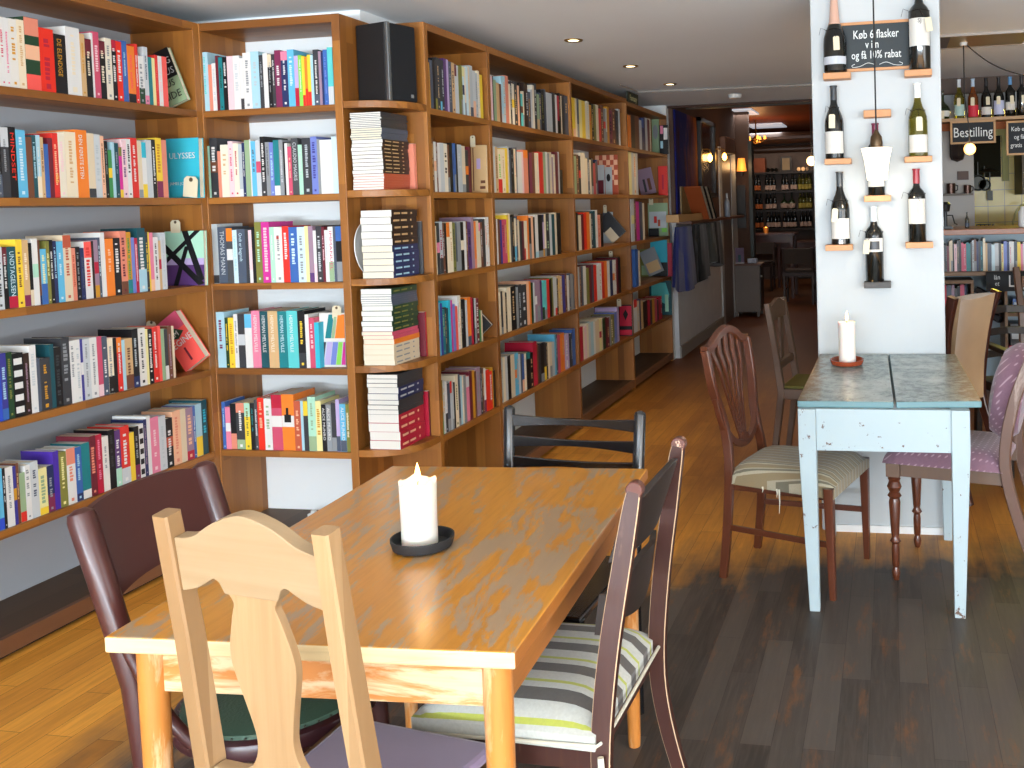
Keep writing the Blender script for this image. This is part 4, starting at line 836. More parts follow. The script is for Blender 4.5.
for (x, y) in ((-.274, LYB), (.214, LYB)):
    g = G(); g.sweep([(x, y, 0), (x, y, .755)], [.034, .055], [.034, .05], ch=.08); g.build('leg', blue_m, t)
g = G(); g.box(-.268, LYF, .575, .192, LYF+.024, .7215); g.build('apron', blue_m, t)
g = G(); g.box(-.248, LYB, .6, .19, LYB+.02, .755); g.build('apron', blue_m, t)
for x in (-.3, .208): g = G(); g.box(x, LYF+.05, .595, x+.02, LYB-.03, .7215); g.build('apron', blue_m, t)
c = at(847, 361, z=topz(3.95)); c = Vector((c.x, 3.93, topz(3.93)+.001))
c = at(847, 361.5, y=3.95); zc = topz(3.95)+.003
o = dish((c.x, 3.95, zc), .069, .022, '#8a3a1e', 'terracotta red dish under the candle on the pale blue table', .25); o.rotation_euler = (.047, 0, 0)
candle('pillar_candle', (c.x+.002, 3.953, zc+.007), .0345, .165, 'tall smooth white pillar candle burning on the pale blue table', 8, .002)

# E: shield-back, faces the blue table
mg = mahog
t = chair_base('dining_chair', 'mahogany shield-back chair with striped seat left of the pale blue table', (-.585, 3.768, 0), math.radians(-90-15))
def Y_(z): return .0 + (0 if z < .45 else -(z-.45)*.17)
for s in (-1, 1):
    g = G(); path = sm([(s*.172, -.035, 0), (s*.17, -.012, .2), (s*.165, .0, .42), (s*.150, Y_(.52), .52), (s*.155, Y_(.62), .62), (s*.190, Y_(.75), .75), (s*.198, Y_(.88), .885)], 4)
    g.sweep(path, [.026]*len(path), [.030+.006*sin(PI*i/(len(path)-1)) for i in range(len(path))]); g.build('back_post', mg, t)
    g = G(); g.sweep([(s*.218, .425, 0), (s*.222, .42, .41)], [.022, .036], [.022, .036]); g.build('front_leg', mg, t)
    g = G(); g.sweep([(s*.171, -.015, .2), (s*.219, .42, .2)], .022, .012, (0, 0, 1)); g.build('stretcher', mg, t)
g = G(); path = [(x, Y_(.91), z) for x, z in sm([(-.198, .885), (-.14, .893), (-.08, .925), (0, .945), (.08, .925), (.14, .893), (.198, .885)], 5)]; g.sweep(path, .03, .032, (0, 1, 0)); g.build('crest_rail', mg, t)
g = G(); path = [(x, Y_(z), z) for x, z in sm([(-.18, .70), (-.16, .60), (-.10, .52), (0, .492), (.10, .52), (.16, .60), (.18, .70)], 5)]; g.sweep(path, .024, .028, (0, 1, 0)); g.build('shield_bottom', mg, t)
for k in range(-2, 3):
    xt = k*.062; zt = .935-.012*abs(k)**1.4
    g = G(); path = [(k*.012, Y_(.52), .51), (xt*.55, Y_(.7), .68), (xt*.85, Y_(.8), .8), (xt, Y_(.9), .86), (xt, Y_(.93), zt)]; g.sweep(path, [.010, .012, .016, .026, .03], [.009]*5); g.build('spindle', mg, t)
g = G(); g.prism([(.035*cos(PI*i/8), .495+.04*sin(PI*i/8)) for i in range(9)], .018, Matrix.Translation((0, Y_(.5), 0))); g.build('rosette', mg, t)
N = 14; rings = []
for j in range(N+1):
    v = j/N; y = .0+.44*v; h_ = .178+.052*v; fr = 1-abs(2*v-1)**7
    rings.append([Vector((h_*(-1+2*k/20)*(.96+.04*fr), y, .405+.055*(1-abs(-1+2*k/20)**7)*(.25+.75*fr))) for k in range(21)]+[Vector((h_*(1-2*k/20), y, .372)) for k in range(21)])
g = G(); g.rings(rings); seat_e = g.build('seat', stripes('gold and grey velvet', 0, .036, [(0, '#8d7a58'), (.5, '#a89f88'), (.62, '#6b6552'), (.8, '#b5ab92')]), t, smooth=True)
g = G(); g.box(-.165, .015, .345, .165, .4, .372); g.build('seat_frame', mg, t)
g = G(); 
for k, (px, py, l) in enumerate([(.197, .15, .02), (.205, .22, .09), (.203, .21, .03)]):
    g.tube([(px, py, .38), (px+.006, py+.004, .38-l*.5), (px+.003, py, .38-l)], [.004, .0022, .001], 6)
g.build('loose_threads', rope, seat_e)

# F: plain chair further back
t = chair_base('dining_chair', 'brown splat-back chair with olive seat beyond the shield-back chair', (-.61, 5.32, 0), math.radians(-90-7))
for s in (-1, 1):
    g = G(); g.sweep([(s*.185, -.02, 0), (s*.185, .04, .42), (s*.185, .01, .65), (s*.182, -.03, .9)], .034, [.03, .04, .036, .03]); g.build('back_post', greywood, t)
    g = G(); g.sweep([(s*.2, .42, 0), (s*.2, .42, .42)], .034, .034); g.build('front_leg', greywood, t)
g = G(); g.prism(sm([(-.17, .88), (-.08, .9), (0, .915), (.08, .9), (.17, .88)], 4)+[(.17, .80), (-.17, .80)], .02, Matrix.Translation((0, -.02, 0))); g.build('crest_rail', greywood, t)
g = G(); g.prism([(-.045, .81), (.045, .81), (.03, .68), (.035, .56), (-.035, .56), (-.03, .68)], .014, Matrix.Translation((0, .0, 0))); g.build('splat', greywood, t)
g = G(); g.box(-.17, .005, .54, .17, .03, .58); g.build('lower_rail', greywood, t)
g = G(); g.box(-.2, .02, .385, .2, .44, .44); g.build('seat_frame', greywood, t, bevel=.003)
g = G(); g.box(-.185, .04, .44, .185, .425, .456); g.build('seat', mat('olive seat cloth', '#6b6430', .9), t, bevel=.006)

# G: pink upholstered chair right of the blue table
def pink_m():
    n = NT('pink dotted upholstery', .85); x, y, z = n.sep(n.obj)
    a = n.math('SUBTRACT', n.math('FRACT', n.math('MULTIPLY', n.math('ADD', x, 5), 40)), .5); b = n.math('SUBTRACT', n.math('FRACT', n.math('MULTIPLY', n.math('ADD', n.math('ADD', y, z), 5), 40)), .5)
    d = n.math('SQRT', n.math('ADD', n.math('MULTIPLY', a, a), n.math('MULTIPLY', b, b)))
    w = n.noise(n.obj, 120, 3); n.b.inputs['Sheen Weight'].default_value = .3
    return n.out(n.mix(n.ramp(d, .22, .13), n.mix(w, '#84606e', '#735363'), '#a98b95'), w, .2, .002)
pk = pink_m()
t = chair_base('dining_chair', 'antique chair with pink dotted upholstery and turned legs right of the blue table', (.448, 3.741, 0), math.radians(90-14))
FW = .185
for s in (-1, 1):
    prof = [(.012, 0), (.016, .01), (.02, .03), (.013, .05), (.017, .055), (.019, .12), (.016, .14), (.026, .15), (.016, .165), (.019, .18), (.027, .30), (.022, .315), (.033, .325), (.022, .338), (.034, .36), (.024, .38), (.03, .39), (.02, .40), (.03, .405), (0, .405)]
    prof = [(0, 0)]+[(r*.82, z) for r, z in prof]
    g = G(); g.lathe(prof, (s*FW, .42, 0), 20); g.build('front_leg', mahog, t, smooth=True)
    g = G(); g.box(s*FW-.026, .394, .40, s*FW+.026, .446, .452); g.build('leg_block', greywood, t, bevel=.002)
    path = sm([(s*.19, -.13, 0), (s*.19, -.05, .22), (s*.19, .005, .42), (s*.19, .01, .55), (s*.19, -.025, .72), (s*.185, -.085, .88), (s*.183, -.10, .95)], 4)
    g = G(); g.sweep(path, .032, [.04]*len(path)); g.build('back_post', worn_wood('rubbed pink brown wood', '#5c4033', '#8b7468', .55), t)
    g = G(); g.box(min(s*.187, s*.172), .02, .40, max(s*.187, s*.172), .40, .445); g.build('seat_rail', greywood, t)
g = G(); g.box(-.165, .405, .40, .165, .43, .446); g.build('seat_rail', greywood, t)
N = 14; rings = []
for j in range(N+1):
    v = j/N; y = .02+.44*v; fr = 1-abs(2*v-1)**7
    rings.append([Vector((.212*(-1+2*k/20)*(.96+.04*fr), y, .452+.068*(1-abs(-1+2*k/20)**7)*(.3+.7*fr))) for k in range(21)]+[Vector((.212*(1-2*k/20), y, .4525)) for k in range(21)])
g = G(); g.rings(rings); g.build('seat', pk, t, smooth=True)
g = G(); n_ = 28
rings = [[Vector((.15*k*cos(2*PI*i/n_), -.0+yy-.20*(.175*k*sin(2*PI*i/n_)), .715+.18*k*sin(2*PI*i/n_))) for i in range(n_)] for k, yy in ((.9, -.045), (1, -.02), (1, .02), (.85, .06), (.4, .08))]
g.rings(rings); g.build('back_pad', pk, t, smooth=True)
g = G(); g.sweep(sm([(-.185, -.09, .925), (-.1, -.1, .955), (0, -.105, .965), (.1, -.1, .955), (.185, -.09, .925)], 4), .05, .028, (0, 0, 1)); g.build('crest_rail', _m['rubbed pink brown wood'], t)

# H: beige upholstered back behind the pillar
bw = mat('dark reddish varnish', '#3a1a12', .3, coat=.3)
hd = math.atan2(.309, .208)
t = chair_base('dining_chair', 'chair with tall beige velvet back seen from behind, right of the pillar', (.355, 4.80, 0), math.atan2(.309, .208))
beige = mat('beige velvet', '#9a7c5a', .9, sheen=.4, vary=.25, vscale=5)
for s in (-1, 1):
    path = sm([(s*.185, -.10, 0), (s*.185, -.03, .25), (s*.185, .03, .45), (s*.178, .02, .62), (s*.192, -.005, .82), (s*.205, -.05, .98)], 4)
    g = G(); g.sweep(path, .034, [.045]*len(path)); g.build('back_post', bw, t)
    g = G(); g.sweep([(s*.2, .42, 0), (s*.2, .42, .43)], [.022, .032], [.022, .032]); g.build('front_leg', bw, t)
    g = G(); g.sweep([(s*.186, -.04, .2), (s*.2, .42, .2)], .02, .012, (0, 0, 1)); g.build('stretcher', bw, t)
rings = []
for k in range(15):
    v = k/14; z = .45+.52*v; y = (.04 if z < .62 else .04-(z-.62)**1.2*.2); hw_ = .135+.03*v
    rings.append([Vector((hw_*(-1+2*q/12), y-.02-.022*(1-(-1+2*q/12)**2)*.0+(.03*(1-(-1+2*q/12)**2)-.03), z-.018*(1-(-1+2*q/12)**2)*(v > .95))) for q in range(13)]+[Vector((hw_*(1-2*q/12), y+.022+(.03*(1-(1-2*q/12)**2)-.03), z)) for q in range(13)])
g = G(); g.rings(rings); g.build('backrest', beige, t, smooth=True)
g = G(); g.box(-.2, .03, .4, .2, .45, .47); g.build('seat', beige, t, bevel=.02)
# I: brown ladder back and J: dark chair further right
brn = wood('mid brown chair wood', '#5f3f28', '#4a2e1a', 'Z', 0, 1, .35)
t = chair_base('dining_chair', 'brown ladder-back chair cut by the right edge of the photo', (1.0, 6.3, 0), math.radians(186))
for s in (-1, 1):
    g = G(); g.sweep([(s*.2, .0, 0), (s*.2, .03, .42), (s*.2, -.0, .7), (s*.215, -.07, .99)], .04, .036); g.build('back_post', brn, t)
    g = G(); g.sweep([(s*.2, .4, 0), (s*.2, .4, .42)], .036, .036); g.build('front_leg', brn, t)
for z in (.90, .76, .62): g = G(); g.sweep([(-.19, -.07*(z-.5), z), (0, -.07*(z-.5)-.03, z), (.19, -.07*(z-.5), z)], .07, .016, (0, 0, 1)); g.build('slat', brn, t)
g = G(); g.box(-.21, .0, .42, .21, .43, .455); g.build('seat', brn, t, bevel=.005)
dk = mat('black brown lacquer', '#15100e', .35)
t = chair_base('armchair', 'near-black wooden armchair standing behind the beige-backed chair', (.66, 5.55, 0), math.radians(200))
for s in (-1, 1):
    g = G(); g.sweep([(s*.22, .0, 0), (s*.22, .03, .42), (s*.22, -.05, .84)], .036, .036); g.build('back_post', dk, t)
    g = G(); g.sweep([(s*.24, .42, 0), (s*.24, .42, .64)], .036, .036); g.build('front_leg', dk, t)
    g = G(); g.sweep([(s*.23, -.02, .66), (s*.25, .2, .66), (s*.245, .46, .645)], .045, .026); g.build('armrest', dk, t)
for z in (.80, .68, .56): g = G(); g.sweep([(-.21, -.02-.1*(z-.5), z), (0, -.05-.1*(z-.5), z+.01), (.21, -.02-.1*(z-.5), z)], .04, .016, (0, 0, 1)); g.build('slat', dk, t)
g = G(); g.box(-.23, .0, .40, .23, .45, .45); g.build('seat', dk, t, bevel=.005)
# ------------------------------------------------------------------ pillar with its wine display
PX0, PX1 = at(813.2, 150, y=PF).x, at(944, 250, y=PF).x
g = G(); g.box(PX0, PF, 0, PX1, PF+.4, CEIL); o = g.build('pillar', mat('white painted pillar', '#b9bdbe', .75, bump=(12, .12), vary=.02, vscale=5), bevel=.006); o['kind'] = 'structure'
g = G(); g.box(PX0+.03, PF-.012, 0, PX1-.005, PF, .03); struct('baseboard_pillar', g, mat('white trim', '#e8e8e6', .5))
glass_dark = mat('dark bottle glass', '#0b0d0a', .07, coat=.5, spec=.6); glass_olive = mat('olive bottle glass', '#7c7418', .06, trans=.75, coat=.3); glass_green = mat('green bottle glass', '#1d2c14', .08, coat=.5)
glass_amber = mat('amber rose glass', '#7a3f17', .08, trans=.3, coat=.4)
paper = mat('bottle label paper', '#d2cec6', .7); string = mat('dark string', '#2b261f', .9)
SH = {'bordeaux': [(0, 0), (.115, 0), (.122, .012), (.122, .60), (.118, .65), (.095, .70), (.055, .745), (.045, .78), (.044, .98), (.05, .985), (.05, 1), (0, 1)],
      'burgundy': [(0, 0), (.12, 0), (.132, .012), (.132, .47), (.125, .54), (.10, .62), (.068, .69), (.05, .75), (.045, .8), (.043, .98), (.049, .985), (.049, 1), (0, 1)],
      'champagne': [(0, 0), (.13, 0), (.152, .02), (.152, .36), (.145, .45), (.12, .53), (.085, .61), (.055, .69), (.045, .75), (.044, .95), (.052, .96), (.052, 1), (0, 1)],
      'flask': [(0, 0), (.16, 0), (.2, .03), (.25, .2), (.25, .32), (.2, .46), (.1, .56), (.05, .62), (.045, .97), (.05, .98), (.05, 1), (0, 1)]}
def prof_r(shape, f):
    P = SH[shape]
    for (r0, z0), (r1, z1) in zip(P, P[1:]):
        if z0 <= f <= z1 and z1 > z0: return r0+(r1-r0)*(f-z0)/(z1-z0)
    return P[-2][0]
def bottle(loc, h, shape, glass, cap, lab, label, lz=(.1, .4), capz=.8, tagx=None, group=None, name='wine_bottle', seg=28, lab2=None, tagz=.52):
    t = glass_o = G().lathe([(r*h, z*h) for r, z in SH[shape]], n=seg).build(name, glass, None, loc, smooth=True); tag(t, label, 'bottle', group)
    if cap:
        g = G(); P = [(prof_r(shape, f)*h+.0007, f*h) for f in (capz, capz+.04, .93, .978)]+[(.051*h+.0007, .984*h), (.051*h+.0007, 1.002*h), (0, 1.003*h)]; g.lathe(P, n=seg); g.build('capsule', cap, t, smooth=True)
    def arc(z0, z1, m, nm, half=1.15, off=.0006):
        g = G(); K = 4; P = [(prof_r(shape, z0+(z1-z0)*i/K)*h+off, (z0+(z1-z0)*i/K)*h) for i in range(K+1)]; g.lathe(P, n=12, a0=-PI/2-half, a1=-PI/2+half); g.build(nm, m, t, smooth=True)
    if lab: arc(lz[0], lz[1], lab, 'label')
    if lab2: arc(lab2[0], lab2[1], lab2[2], 'label', .6, .0012)
    if tagx is not None:
        r = prof_r(shape, tagz)*h; g = G(); w, hh = .026, .058; M = Matrix.Translation((tagx, -r-.003-(.012 if tagz > .45 else 0), tagz*h)) @ Matrix.Rotation(tagx*-4, 4, 'Y')
        g.prism([(-w/2, -hh), (w/2, -hh), (w/2, -.005), (w/2-.005, 0), (-w/2+.005, 0), (-w/2, -.005)], .001, M); tg = g.build('price_tag', tag_m, t)
        g = G(); rr = prof_r(shape, tagz+.1)*h+.0015
        g.tube([(rr*cos(a), rr*sin(a), (tagz+.1)*h+.004*sin(3*a)) for a in [2*PI*i/20 for i in range(20)]], .0012, 6, closed=True)
        g.tube([(0, -rr, (tagz+.1)*h), (tagx*.6, -r-.012, (tagz+.03)*h), (tagx, -r-.014, tagz*h-.006)], .001, 5); g.tube([(-rr*.9, -.3*rr, (tagz+.1)*h), (-rr*1.5, -.4*rr, (tagz+.13)*h), (-rr*1.7, -.4*rr, (tagz+.04)*h)], .001, 5)
        g.build('string', string, tg)
    return t
ledge_m = wood('small oak ledge', '#c98f5c', '#b0784a', 'X', 0, 1, .5, .8)
def ledge(u0, u1, v0, v1, lab, m=ledge_m):
    a, b = at(u0, v1, y=PF-.075), at(u1, v0, y=PF-.075)
    tag(G().box(a.x, PF-.075, a.z, b.x, PF, b.z).build('ledge', m, bevel=.002), lab, 'ledge', 'little wooden bottle ledges on the pillar'); return b.z
BY = PF-.038
cap = lambda c, r=.35: mat('capsule '+c, c, r, coat=.2)
def pb(u, v0, v1, zb, *a, **k):
    p = at(u, v0, y=BY); h = at(u, v1, y=BY).z - zb; return bottle((p.x, BY, zb+.0006), h, *a, group='wine bottles shown on the pillar', **k)
z = ledge(823, 850.5, 71.5, 79.5, 'oak ledge under the rose-gold topped bottle, upper left of pillar')
pb(835.5, 71, -5, z, 'champagne', glass_dark, cap('#c9a08c', .25), mat('grey label', '#b9bcc2', .6), 'black sparkling wine bottle with rose-gold foil, top left of the pillar', lz=(.1, .2), capz=.62, tagx=.008, tagz=.45)
z = ledge(904.5, 932, 68.5, 76.5, 'oak ledge under the white SJ label bottle, upper right of pillar')
o = pb(920, 68.5, -19, z, 'bordeaux', glass_dark, cap('#1d2228'), paper, 'tall red wine bottle with white SJ label beside the pillar chalkboard', lz=(.26, .57), tagx=.033, tagz=.56)
text_obj('label_print', 'SJ', cmat('dark grey'), o, (0, -.0500, .19), (1, 0, 0), (0, 0, 1), .017, 'CENTER', .0002)
z = ledge(824.5, 851, 158, 164.6, 'oak ledge on the left of the pillar, second one down')
pb(835, 158, 86, z, 'burgundy', glass_dark, cap('#34373b'), paper, 'dark wine bottle with white label, second down on the left of pillar', lz=(.07, .37), tagx=-.006, tagz=.6)
z = ledge(904.6, 932.3, 155.6, 162.5, 'oak ledge under the olive glass bottle')
pb(918.5, 156, 83.5, z, 'burgundy', glass_olive, cap('#e8eae8'), paper, 'olive-yellow white-wine bottle with white cap on the pillar', lz=(.05, .29), tagx=.004, tagz=.53)
z = ledge(864, 891, 195, 202, 'oak ledge right behind the glowing pendant shade')
pb(876.5, 195, 123.5, z, 'bordeaux', glass_dark, cap('#6b1c38'), paper, 'wine bottle with burgundy capsule hidden behind the pendant shade', lz=(.12, .42))
z = ledge(863.5, 891, 109, 117.5, 'empty oak ledge above the pendant lamp')
z = ledge(825.4, 852.5, 244.6, 251, 'oak ledge lowest on the left side of the pillar')
pb(841, 244.5, 172, z, 'burgundy', glass_dark, cap('#3a3d40'), paper, 'dark wine bottle with curled cream tag, lowest on the left of pillar', lz=(.08, .36), tagx=-.018, tagz=.5)
z = ledge(905.8, 933.3, 242, 248.5, 'oak ledge below the red-capped bottle')
pb(917.5, 242, 169, z, 'bordeaux', glass_dark, cap('#8c1f2c'), paper, 'red-capped wine bottle with large white label on the right of pillar', lz=(.25, .59), tagx=.012, tagz=.56)
z = ledge(864, 891, 282, 288.5, 'dark grey ledge at the bottom of the pillar display', wood('weathered grey ledge', '#54504d', '#3d3a38', 'X', 0, 1, .6))
pb(875, 282, 206.5, z, 'bordeaux', glass_dark, cap('#c9d2d6'), paper, 'white-capped dark bottle with small square label, lowest of the pillar', lz=(.4, .58), tagx=-.028, tagz=.56, lab2=(.43, .54, cmat('charcoal')))
# chalkboard
chalk = mat('chalk', '#dfe2e0', .95); slate_m = mat('blackboard slate', '#32383b', .7, vary=.2, vscale=6)
def board_frame(name, lab, a, b, Y, fw, ms, mf, group=None):
    t = thing(name, lab, 'sign', (a.x, Y, a.z), 0, group); w, h = b.x-a.x, b.z-a.z
    G().box(fw*.6, .0, fw*.6, w-fw*.6, .008, h-fw*.6).build('board', ms, t)
    for q in ((0, 0, w, fw), (0, h-fw, w, h), (0, fw, fw, h-fw), (w-fw, fw, w, h-fw)): G().box(q[0], -.005, q[1], q[2], .012, q[3]).build('frame', mf, t, bevel=.001)
    return t, w, h
a, b = at(838.5, 72.5, y=4.165), at(914, 18.5, y=4.165)
t, w, h = board_frame('chalkboard', 'chalkboard reading Køb 6 flasker vin og få 10% rabat on the pillar', a, b, 4.165, .012, slate_m, ledge_m)
for s, fx, fz, hh in (('Køb 6 flasker', .5, .66, .17), ('v i n', .45, .46, .16), ('og få 10% rabat', .5, .25, .16)): text_obj('chalk_writing', s, chalk, t, (fx*w, -.002, fz*h), (1, 0, 0), (0, 0, 1), hh*h, 'CENTER', .0003, .7, bold=.006)
for s in (-1, 1):
    g = G(); g.tube([(w*(.51+s*x), -.002, h*z) for x, z in sm([(.03, .12), (.12, .16), (.22, .10), (.31, .085), (.33, .12), (.29, .15)], 5)], .0011, 6); g.build('chalk_flourish', chalk, t)
# pendant in front of the pillar
PYY = 3.9
p = at(877, 148, y=PYY); pb_ = at(877, 180, y=PYY); H = p.z-pb_.z
t = thing('pendant_lamp', 'lit white glass pendant lamp on a black cord in front of the pillar', 'lamp', (p.x-.002, PYY, pb_.z))
g = G(); g.lathe([(.038, 0), (.040, .004), (.043, .03), (.050, .08), (.060, H-.004), (.061, H), (.058, H), (.048, .08), (.040, .03), (.036, .002)], n=36)
g.build('lamp_shade', mat('lit opal glass', '#fff6e6', .4, emit='#fff0d8', es=1.9), t, smooth=True)
g = G(); g.lathe([(.0, H-.002), (.058, H-.002), (.058, H+.001), (.02, H+.003)], n=30); g.build('shade_cover', mat('amber cover', '#d9b27a', .5), t, smooth=True)
g = G(); g.lathe([(.024, H), (.025, H+.02), (.022, H+.045), (.012, H+.06), (.006, H+.072), (0, H+.074)], n=20); g.build('socket', mat('bronze socket', '#5a4630', .4, .6), t, smooth=True)
g = G(); g.tube([(0, 0, H+.07), (-.001, 0, 1.2), (-.003, 0, CEIL-pb_.z)], .0032, 8); g.build('cord', mat('black cable', '#1c1c1e', .6), t)
point('pendant_bulb', (p.x, PYY, pb_.z-.02), 3, (1, .85, .6), .03)

# ------------------------------------------------------------------ ceiling fittings
bulb_m = mat('lit spot', '#fff3d0', .4, emit='#ffe6b0', es=9); brass = mat('brass ring', '#b08a4a', .3, .9)
for i, (u, v, lab) in enumerate(((573.5, 40, 'nearest of the three recessed ceiling spots above the wide bookcase'), (630.5, 66, 'middle of the three recessed ceiling spots'), (670, 84, 'farthest of the three recessed ceiling spots'))):
    q = at(u, v, z=CEIL); t = thing('ceiling_spot', lab, 'lamp', (q.x, q.y, CEIL), 0, 'recessed ceiling spots')
    g = G(); g.lathe([(.03, -.004), (.048, -.006), (.052, -.0005), (.052, 0), (.03, 0)], n=28); g.build('ring', brass, t, smooth=True)
    g = G(); g.lathe([(0, -.003), (.03, -.003), (.03, 0), (0, 0)], n=20); g.build('lens', bulb_m, t)
    l = bpy.data.lights.new('spot_light', 'SPOT'); l.energy = 20; l.color = (1, .72, .42); l.spot_size = 1.9; l.spot_blend = .8; l.shadow_soft_size = .04
    lo = bpy.data.objects.new('spot_light', l); lo.location = (q.x, q.y, CEIL-.03); C.objects.link(lo)
q = at(735, 98, z=CEIL-.03); t = G().lathe([(0, -.035), (.05, -.033), (.056, -.02), (.058, 0), (0, 0)], n=28).build('smoke_detector', mat('white plastic', '#d8d8d4', .5), None, (q.x, q.y, CEIL), smooth=True); tag(t, 'white round smoke detector on the ceiling near the passage', 'detector')
g = G(); g.tube([(-1.95, 7.45, CEIL-.012), (-1.5, 7.5, CEIL-.012), (-.9, 7.55, CEIL-.012), (-.45, 7.6, CEIL-.012)], .009, 8); g.tube([(-1.97, 7.0, CEIL-.01), (-1.95, 7.3, CEIL-.01), (-1.95, 7.45, CEIL-.012)], .005, 6)
tag(g.build('ceiling_cable', mat('grey cable', '#9a958e', .5)), 'pale cable run across the ceiling before the passage', 'cable')

# ------------------------------------------------------------------ passage on the left, beyond the bookcases
brown_wall = mat('brown plaster', '#5a463c', .95, spec=.1, bump=(20, .1), vary=.1); 
g = G(); g.box(-2.1, 8.795, 1.28, -1.972, 12.5, 2.7); struct('wall_passage', g, brown_wall)
g = G(); g.box(-2.1, 8.795, 0, -1.972, 12.5, 1.28); struct('wall_passage_lower', g, mat('pale boarding', '#c3c3c4', .95, spec=.1, vary=.08))
g = G(); g.box(-1.972, 8.8, 0, -1.955, 11.2, .11); struct('baseboard_passage', g, mat('grey skirting', '#8f8a83', .6))
g = G(); g.box(-1.9, 12.5, 0, -1.80, 12.62, 2.7); g.box(-3.3, 12.5, 0, -1.9, 12.62, 2.7); struct('wall_stub', g, brown_wall)
g = G(); g.box(-1.80, 12.45, 0, -1.755, 12.65, 2.25); struct('trim_1', g, mat('dark green post', '#22281f', .4))
YW = lambda u, x=-1.972: at(u, 200, x=x).y
def art():
    n = NT('abstract blue and orange painting', .9, 0, .1); x, y, z = n.sep(n.obj)
    a = n.noise(n.comb(n.math('MULTIPLY', y, 2.2), n.math('MULTIPLY', z, .9)), 1, 5, .6, 1.2); b = n.noise(n.comb(n.math('MULTIPLY', y, 5), n.math('MULTIPLY', z, 1.5)), 1, 6, .7)
    f = n.ramp(n.math('ADD', n.math('MULTIPLY', n.math('SUBTRACT', y, 9.45), .7), a), .35, .75)
    c = n.mix(f, '#1c2260', '#a35a24'); c = n.mix(n.math('MULTIPLY', n.ramp(b, .5, .65), .8), c, '#3a1a18'); c = n.mix(n.math('MULTIPLY', n.ramp(b, .40, .3), .5), c, '#c98a42')
    return n.out(c)
t = thing('painting', 'tall abstract blue and rust painting on the passage wall beside the bookcases', 'painting', (0, 0, 0))
G().box(-1.9715, 8.82, 1.36, -1.955, YW(697), 2.34).build('canvas', art(), t)
t = thing('picture', 'narrow dark framed glass picture on the passage wall', 'picture', (0, 0, 0))
ya, yb = YW(698.5), YW(714); dkf = mat('dark frame', '#1d1712', .4)
for q in ((ya, 1.55, ya+.08, 2.36), (yb-.08, 1.55, yb, 2.36), (ya, 2.32, yb, 2.36), (ya, 1.52, yb, 1.57)): G().box(-1.972, q[0], q[1], -1.93, q[2], q[3]).build('frame', dkf, t)
G().box(-1.972, ya+.08, 1.57, -1.955, yb-.08, 2.32).build('glass', mat('dark red brown glass', '#2c1810', .2, coat=.3), t)
whiteframe = mat('white door frame', '#b9bcbd', .5)
d = thing('door', 'narrow door between white frames in the passage wall', 'door', (0, 0, 0)); d['kind'] = 'structure'; d.name = 'door_1'
G().box(-1.972, YW(719), .0, -1.955, YW(721.3), 2.12).build('door_frame', whiteframe, d); G().box(-1.972, YW(730.5), .0, -1.955, YW(735), 2.2).build('door_frame', whiteframe, d)
G().box(-1.972, YW(721.3), .0, -1.962, YW(730.5), 2.1).build('door_leaf', mat('brown grey door', '#6d6058', .4), d)
# shelf board with coats below
t = thing('wall_shelf', 'long brown coat shelf board on the passage wall', 'shelf', (0, 0, 0)); G().box(-1.972, 8.82, 1.262, -1.83, 12.2, 1.292).build('board', wood('red brown board', '#6b4028', '#4f2d1b', 'Y', 0, 1, .4), t, bevel=.003)
hk = G()
def coat(ya, yb, zb, col, lab, dep=.12, seed=1):
    random.seed(seed); rings = []; n = 26
    for j in range(9):
        f = j/8; z = 1.25-(1.25-zb)*f; row = []
        for i in range(n):
            a = 2*PI*i/n; wob = 1+.16*sin(5*a+seed)+.08*sin(9*a+seed*2+f*2)
            row.append(Vector((-1.86+dep/2*wob*cos(a)*(.55+.5*f), (ya+yb)/2+(yb-ya)/2*(.75+.3*f**.6)*sin(a)*wob*.95, z-.03*f*sin(a+seed))))
        rings.append(row)
    t = thing('coat', lab, 'coat', (0, 0, 0), 0, 'garments hanging under the coat shelf')
    g = G(); g.rings(rings); g.build('cloth', mat('cloth '+col, col, .9, sheen=.2, vary=.3, vscale=4), t, smooth=True)
coat(YW(674, -1.86), YW(690, -1.86), .70, '#232a66', 'navy blue garment hanging nearest under the coat shelf', .14, 2)
coat(YW(692.5, -1.86), YW(703, -1.86), .70, '#1b1917', 'black coat hanging under the coat shelf next to the blue garment', .16, 4)
coat(YW(706.5, -1.86), YW(710, -1.86), .82, '#4c4a44', 'grey coat sleeve hanging between the dark coats', .15, 5)
coat(YW(712, -1.86), YW(717.5, -1.86), .78, '#231f1c', 'dark coat at the far end under the coat shelf', .14, 6)
lightbox = wood('light wood box', '#c79a62', '#b28450', 'Y', 0, 1, .5)
t = thing('wooden_box', 'pale wooden tray box at the near end of the coat shelf', 'box', (0, 0, 0)); ya, yb = YW(677, -1.85), YW(702, -1.85)
for q in ((-1.955, ya, -1.84, ya+.02), (-1.955, yb-.02, -1.84, yb), (-1.955, ya+.02, -1.94, yb-.02), (-1.855, ya+.02, -1.84, yb-.02)): G().box(q[0], q[1], 1.293, q[2], q[3], 1.36).build('side', lightbox, t)
t = thing('magazine_rack', 'wooden rack of tilted magazines standing on the coat shelf', 'rack', (0, 0, 0)); y0_ = YW(701, -1.86)
G().box(-1.96, y0_-.55, 1.2925, -1.94, y0_+.3, 1.62).build('back', wood('rack board', '#8f7448', '#79603a', 'Z', .08, 1, .5), t)
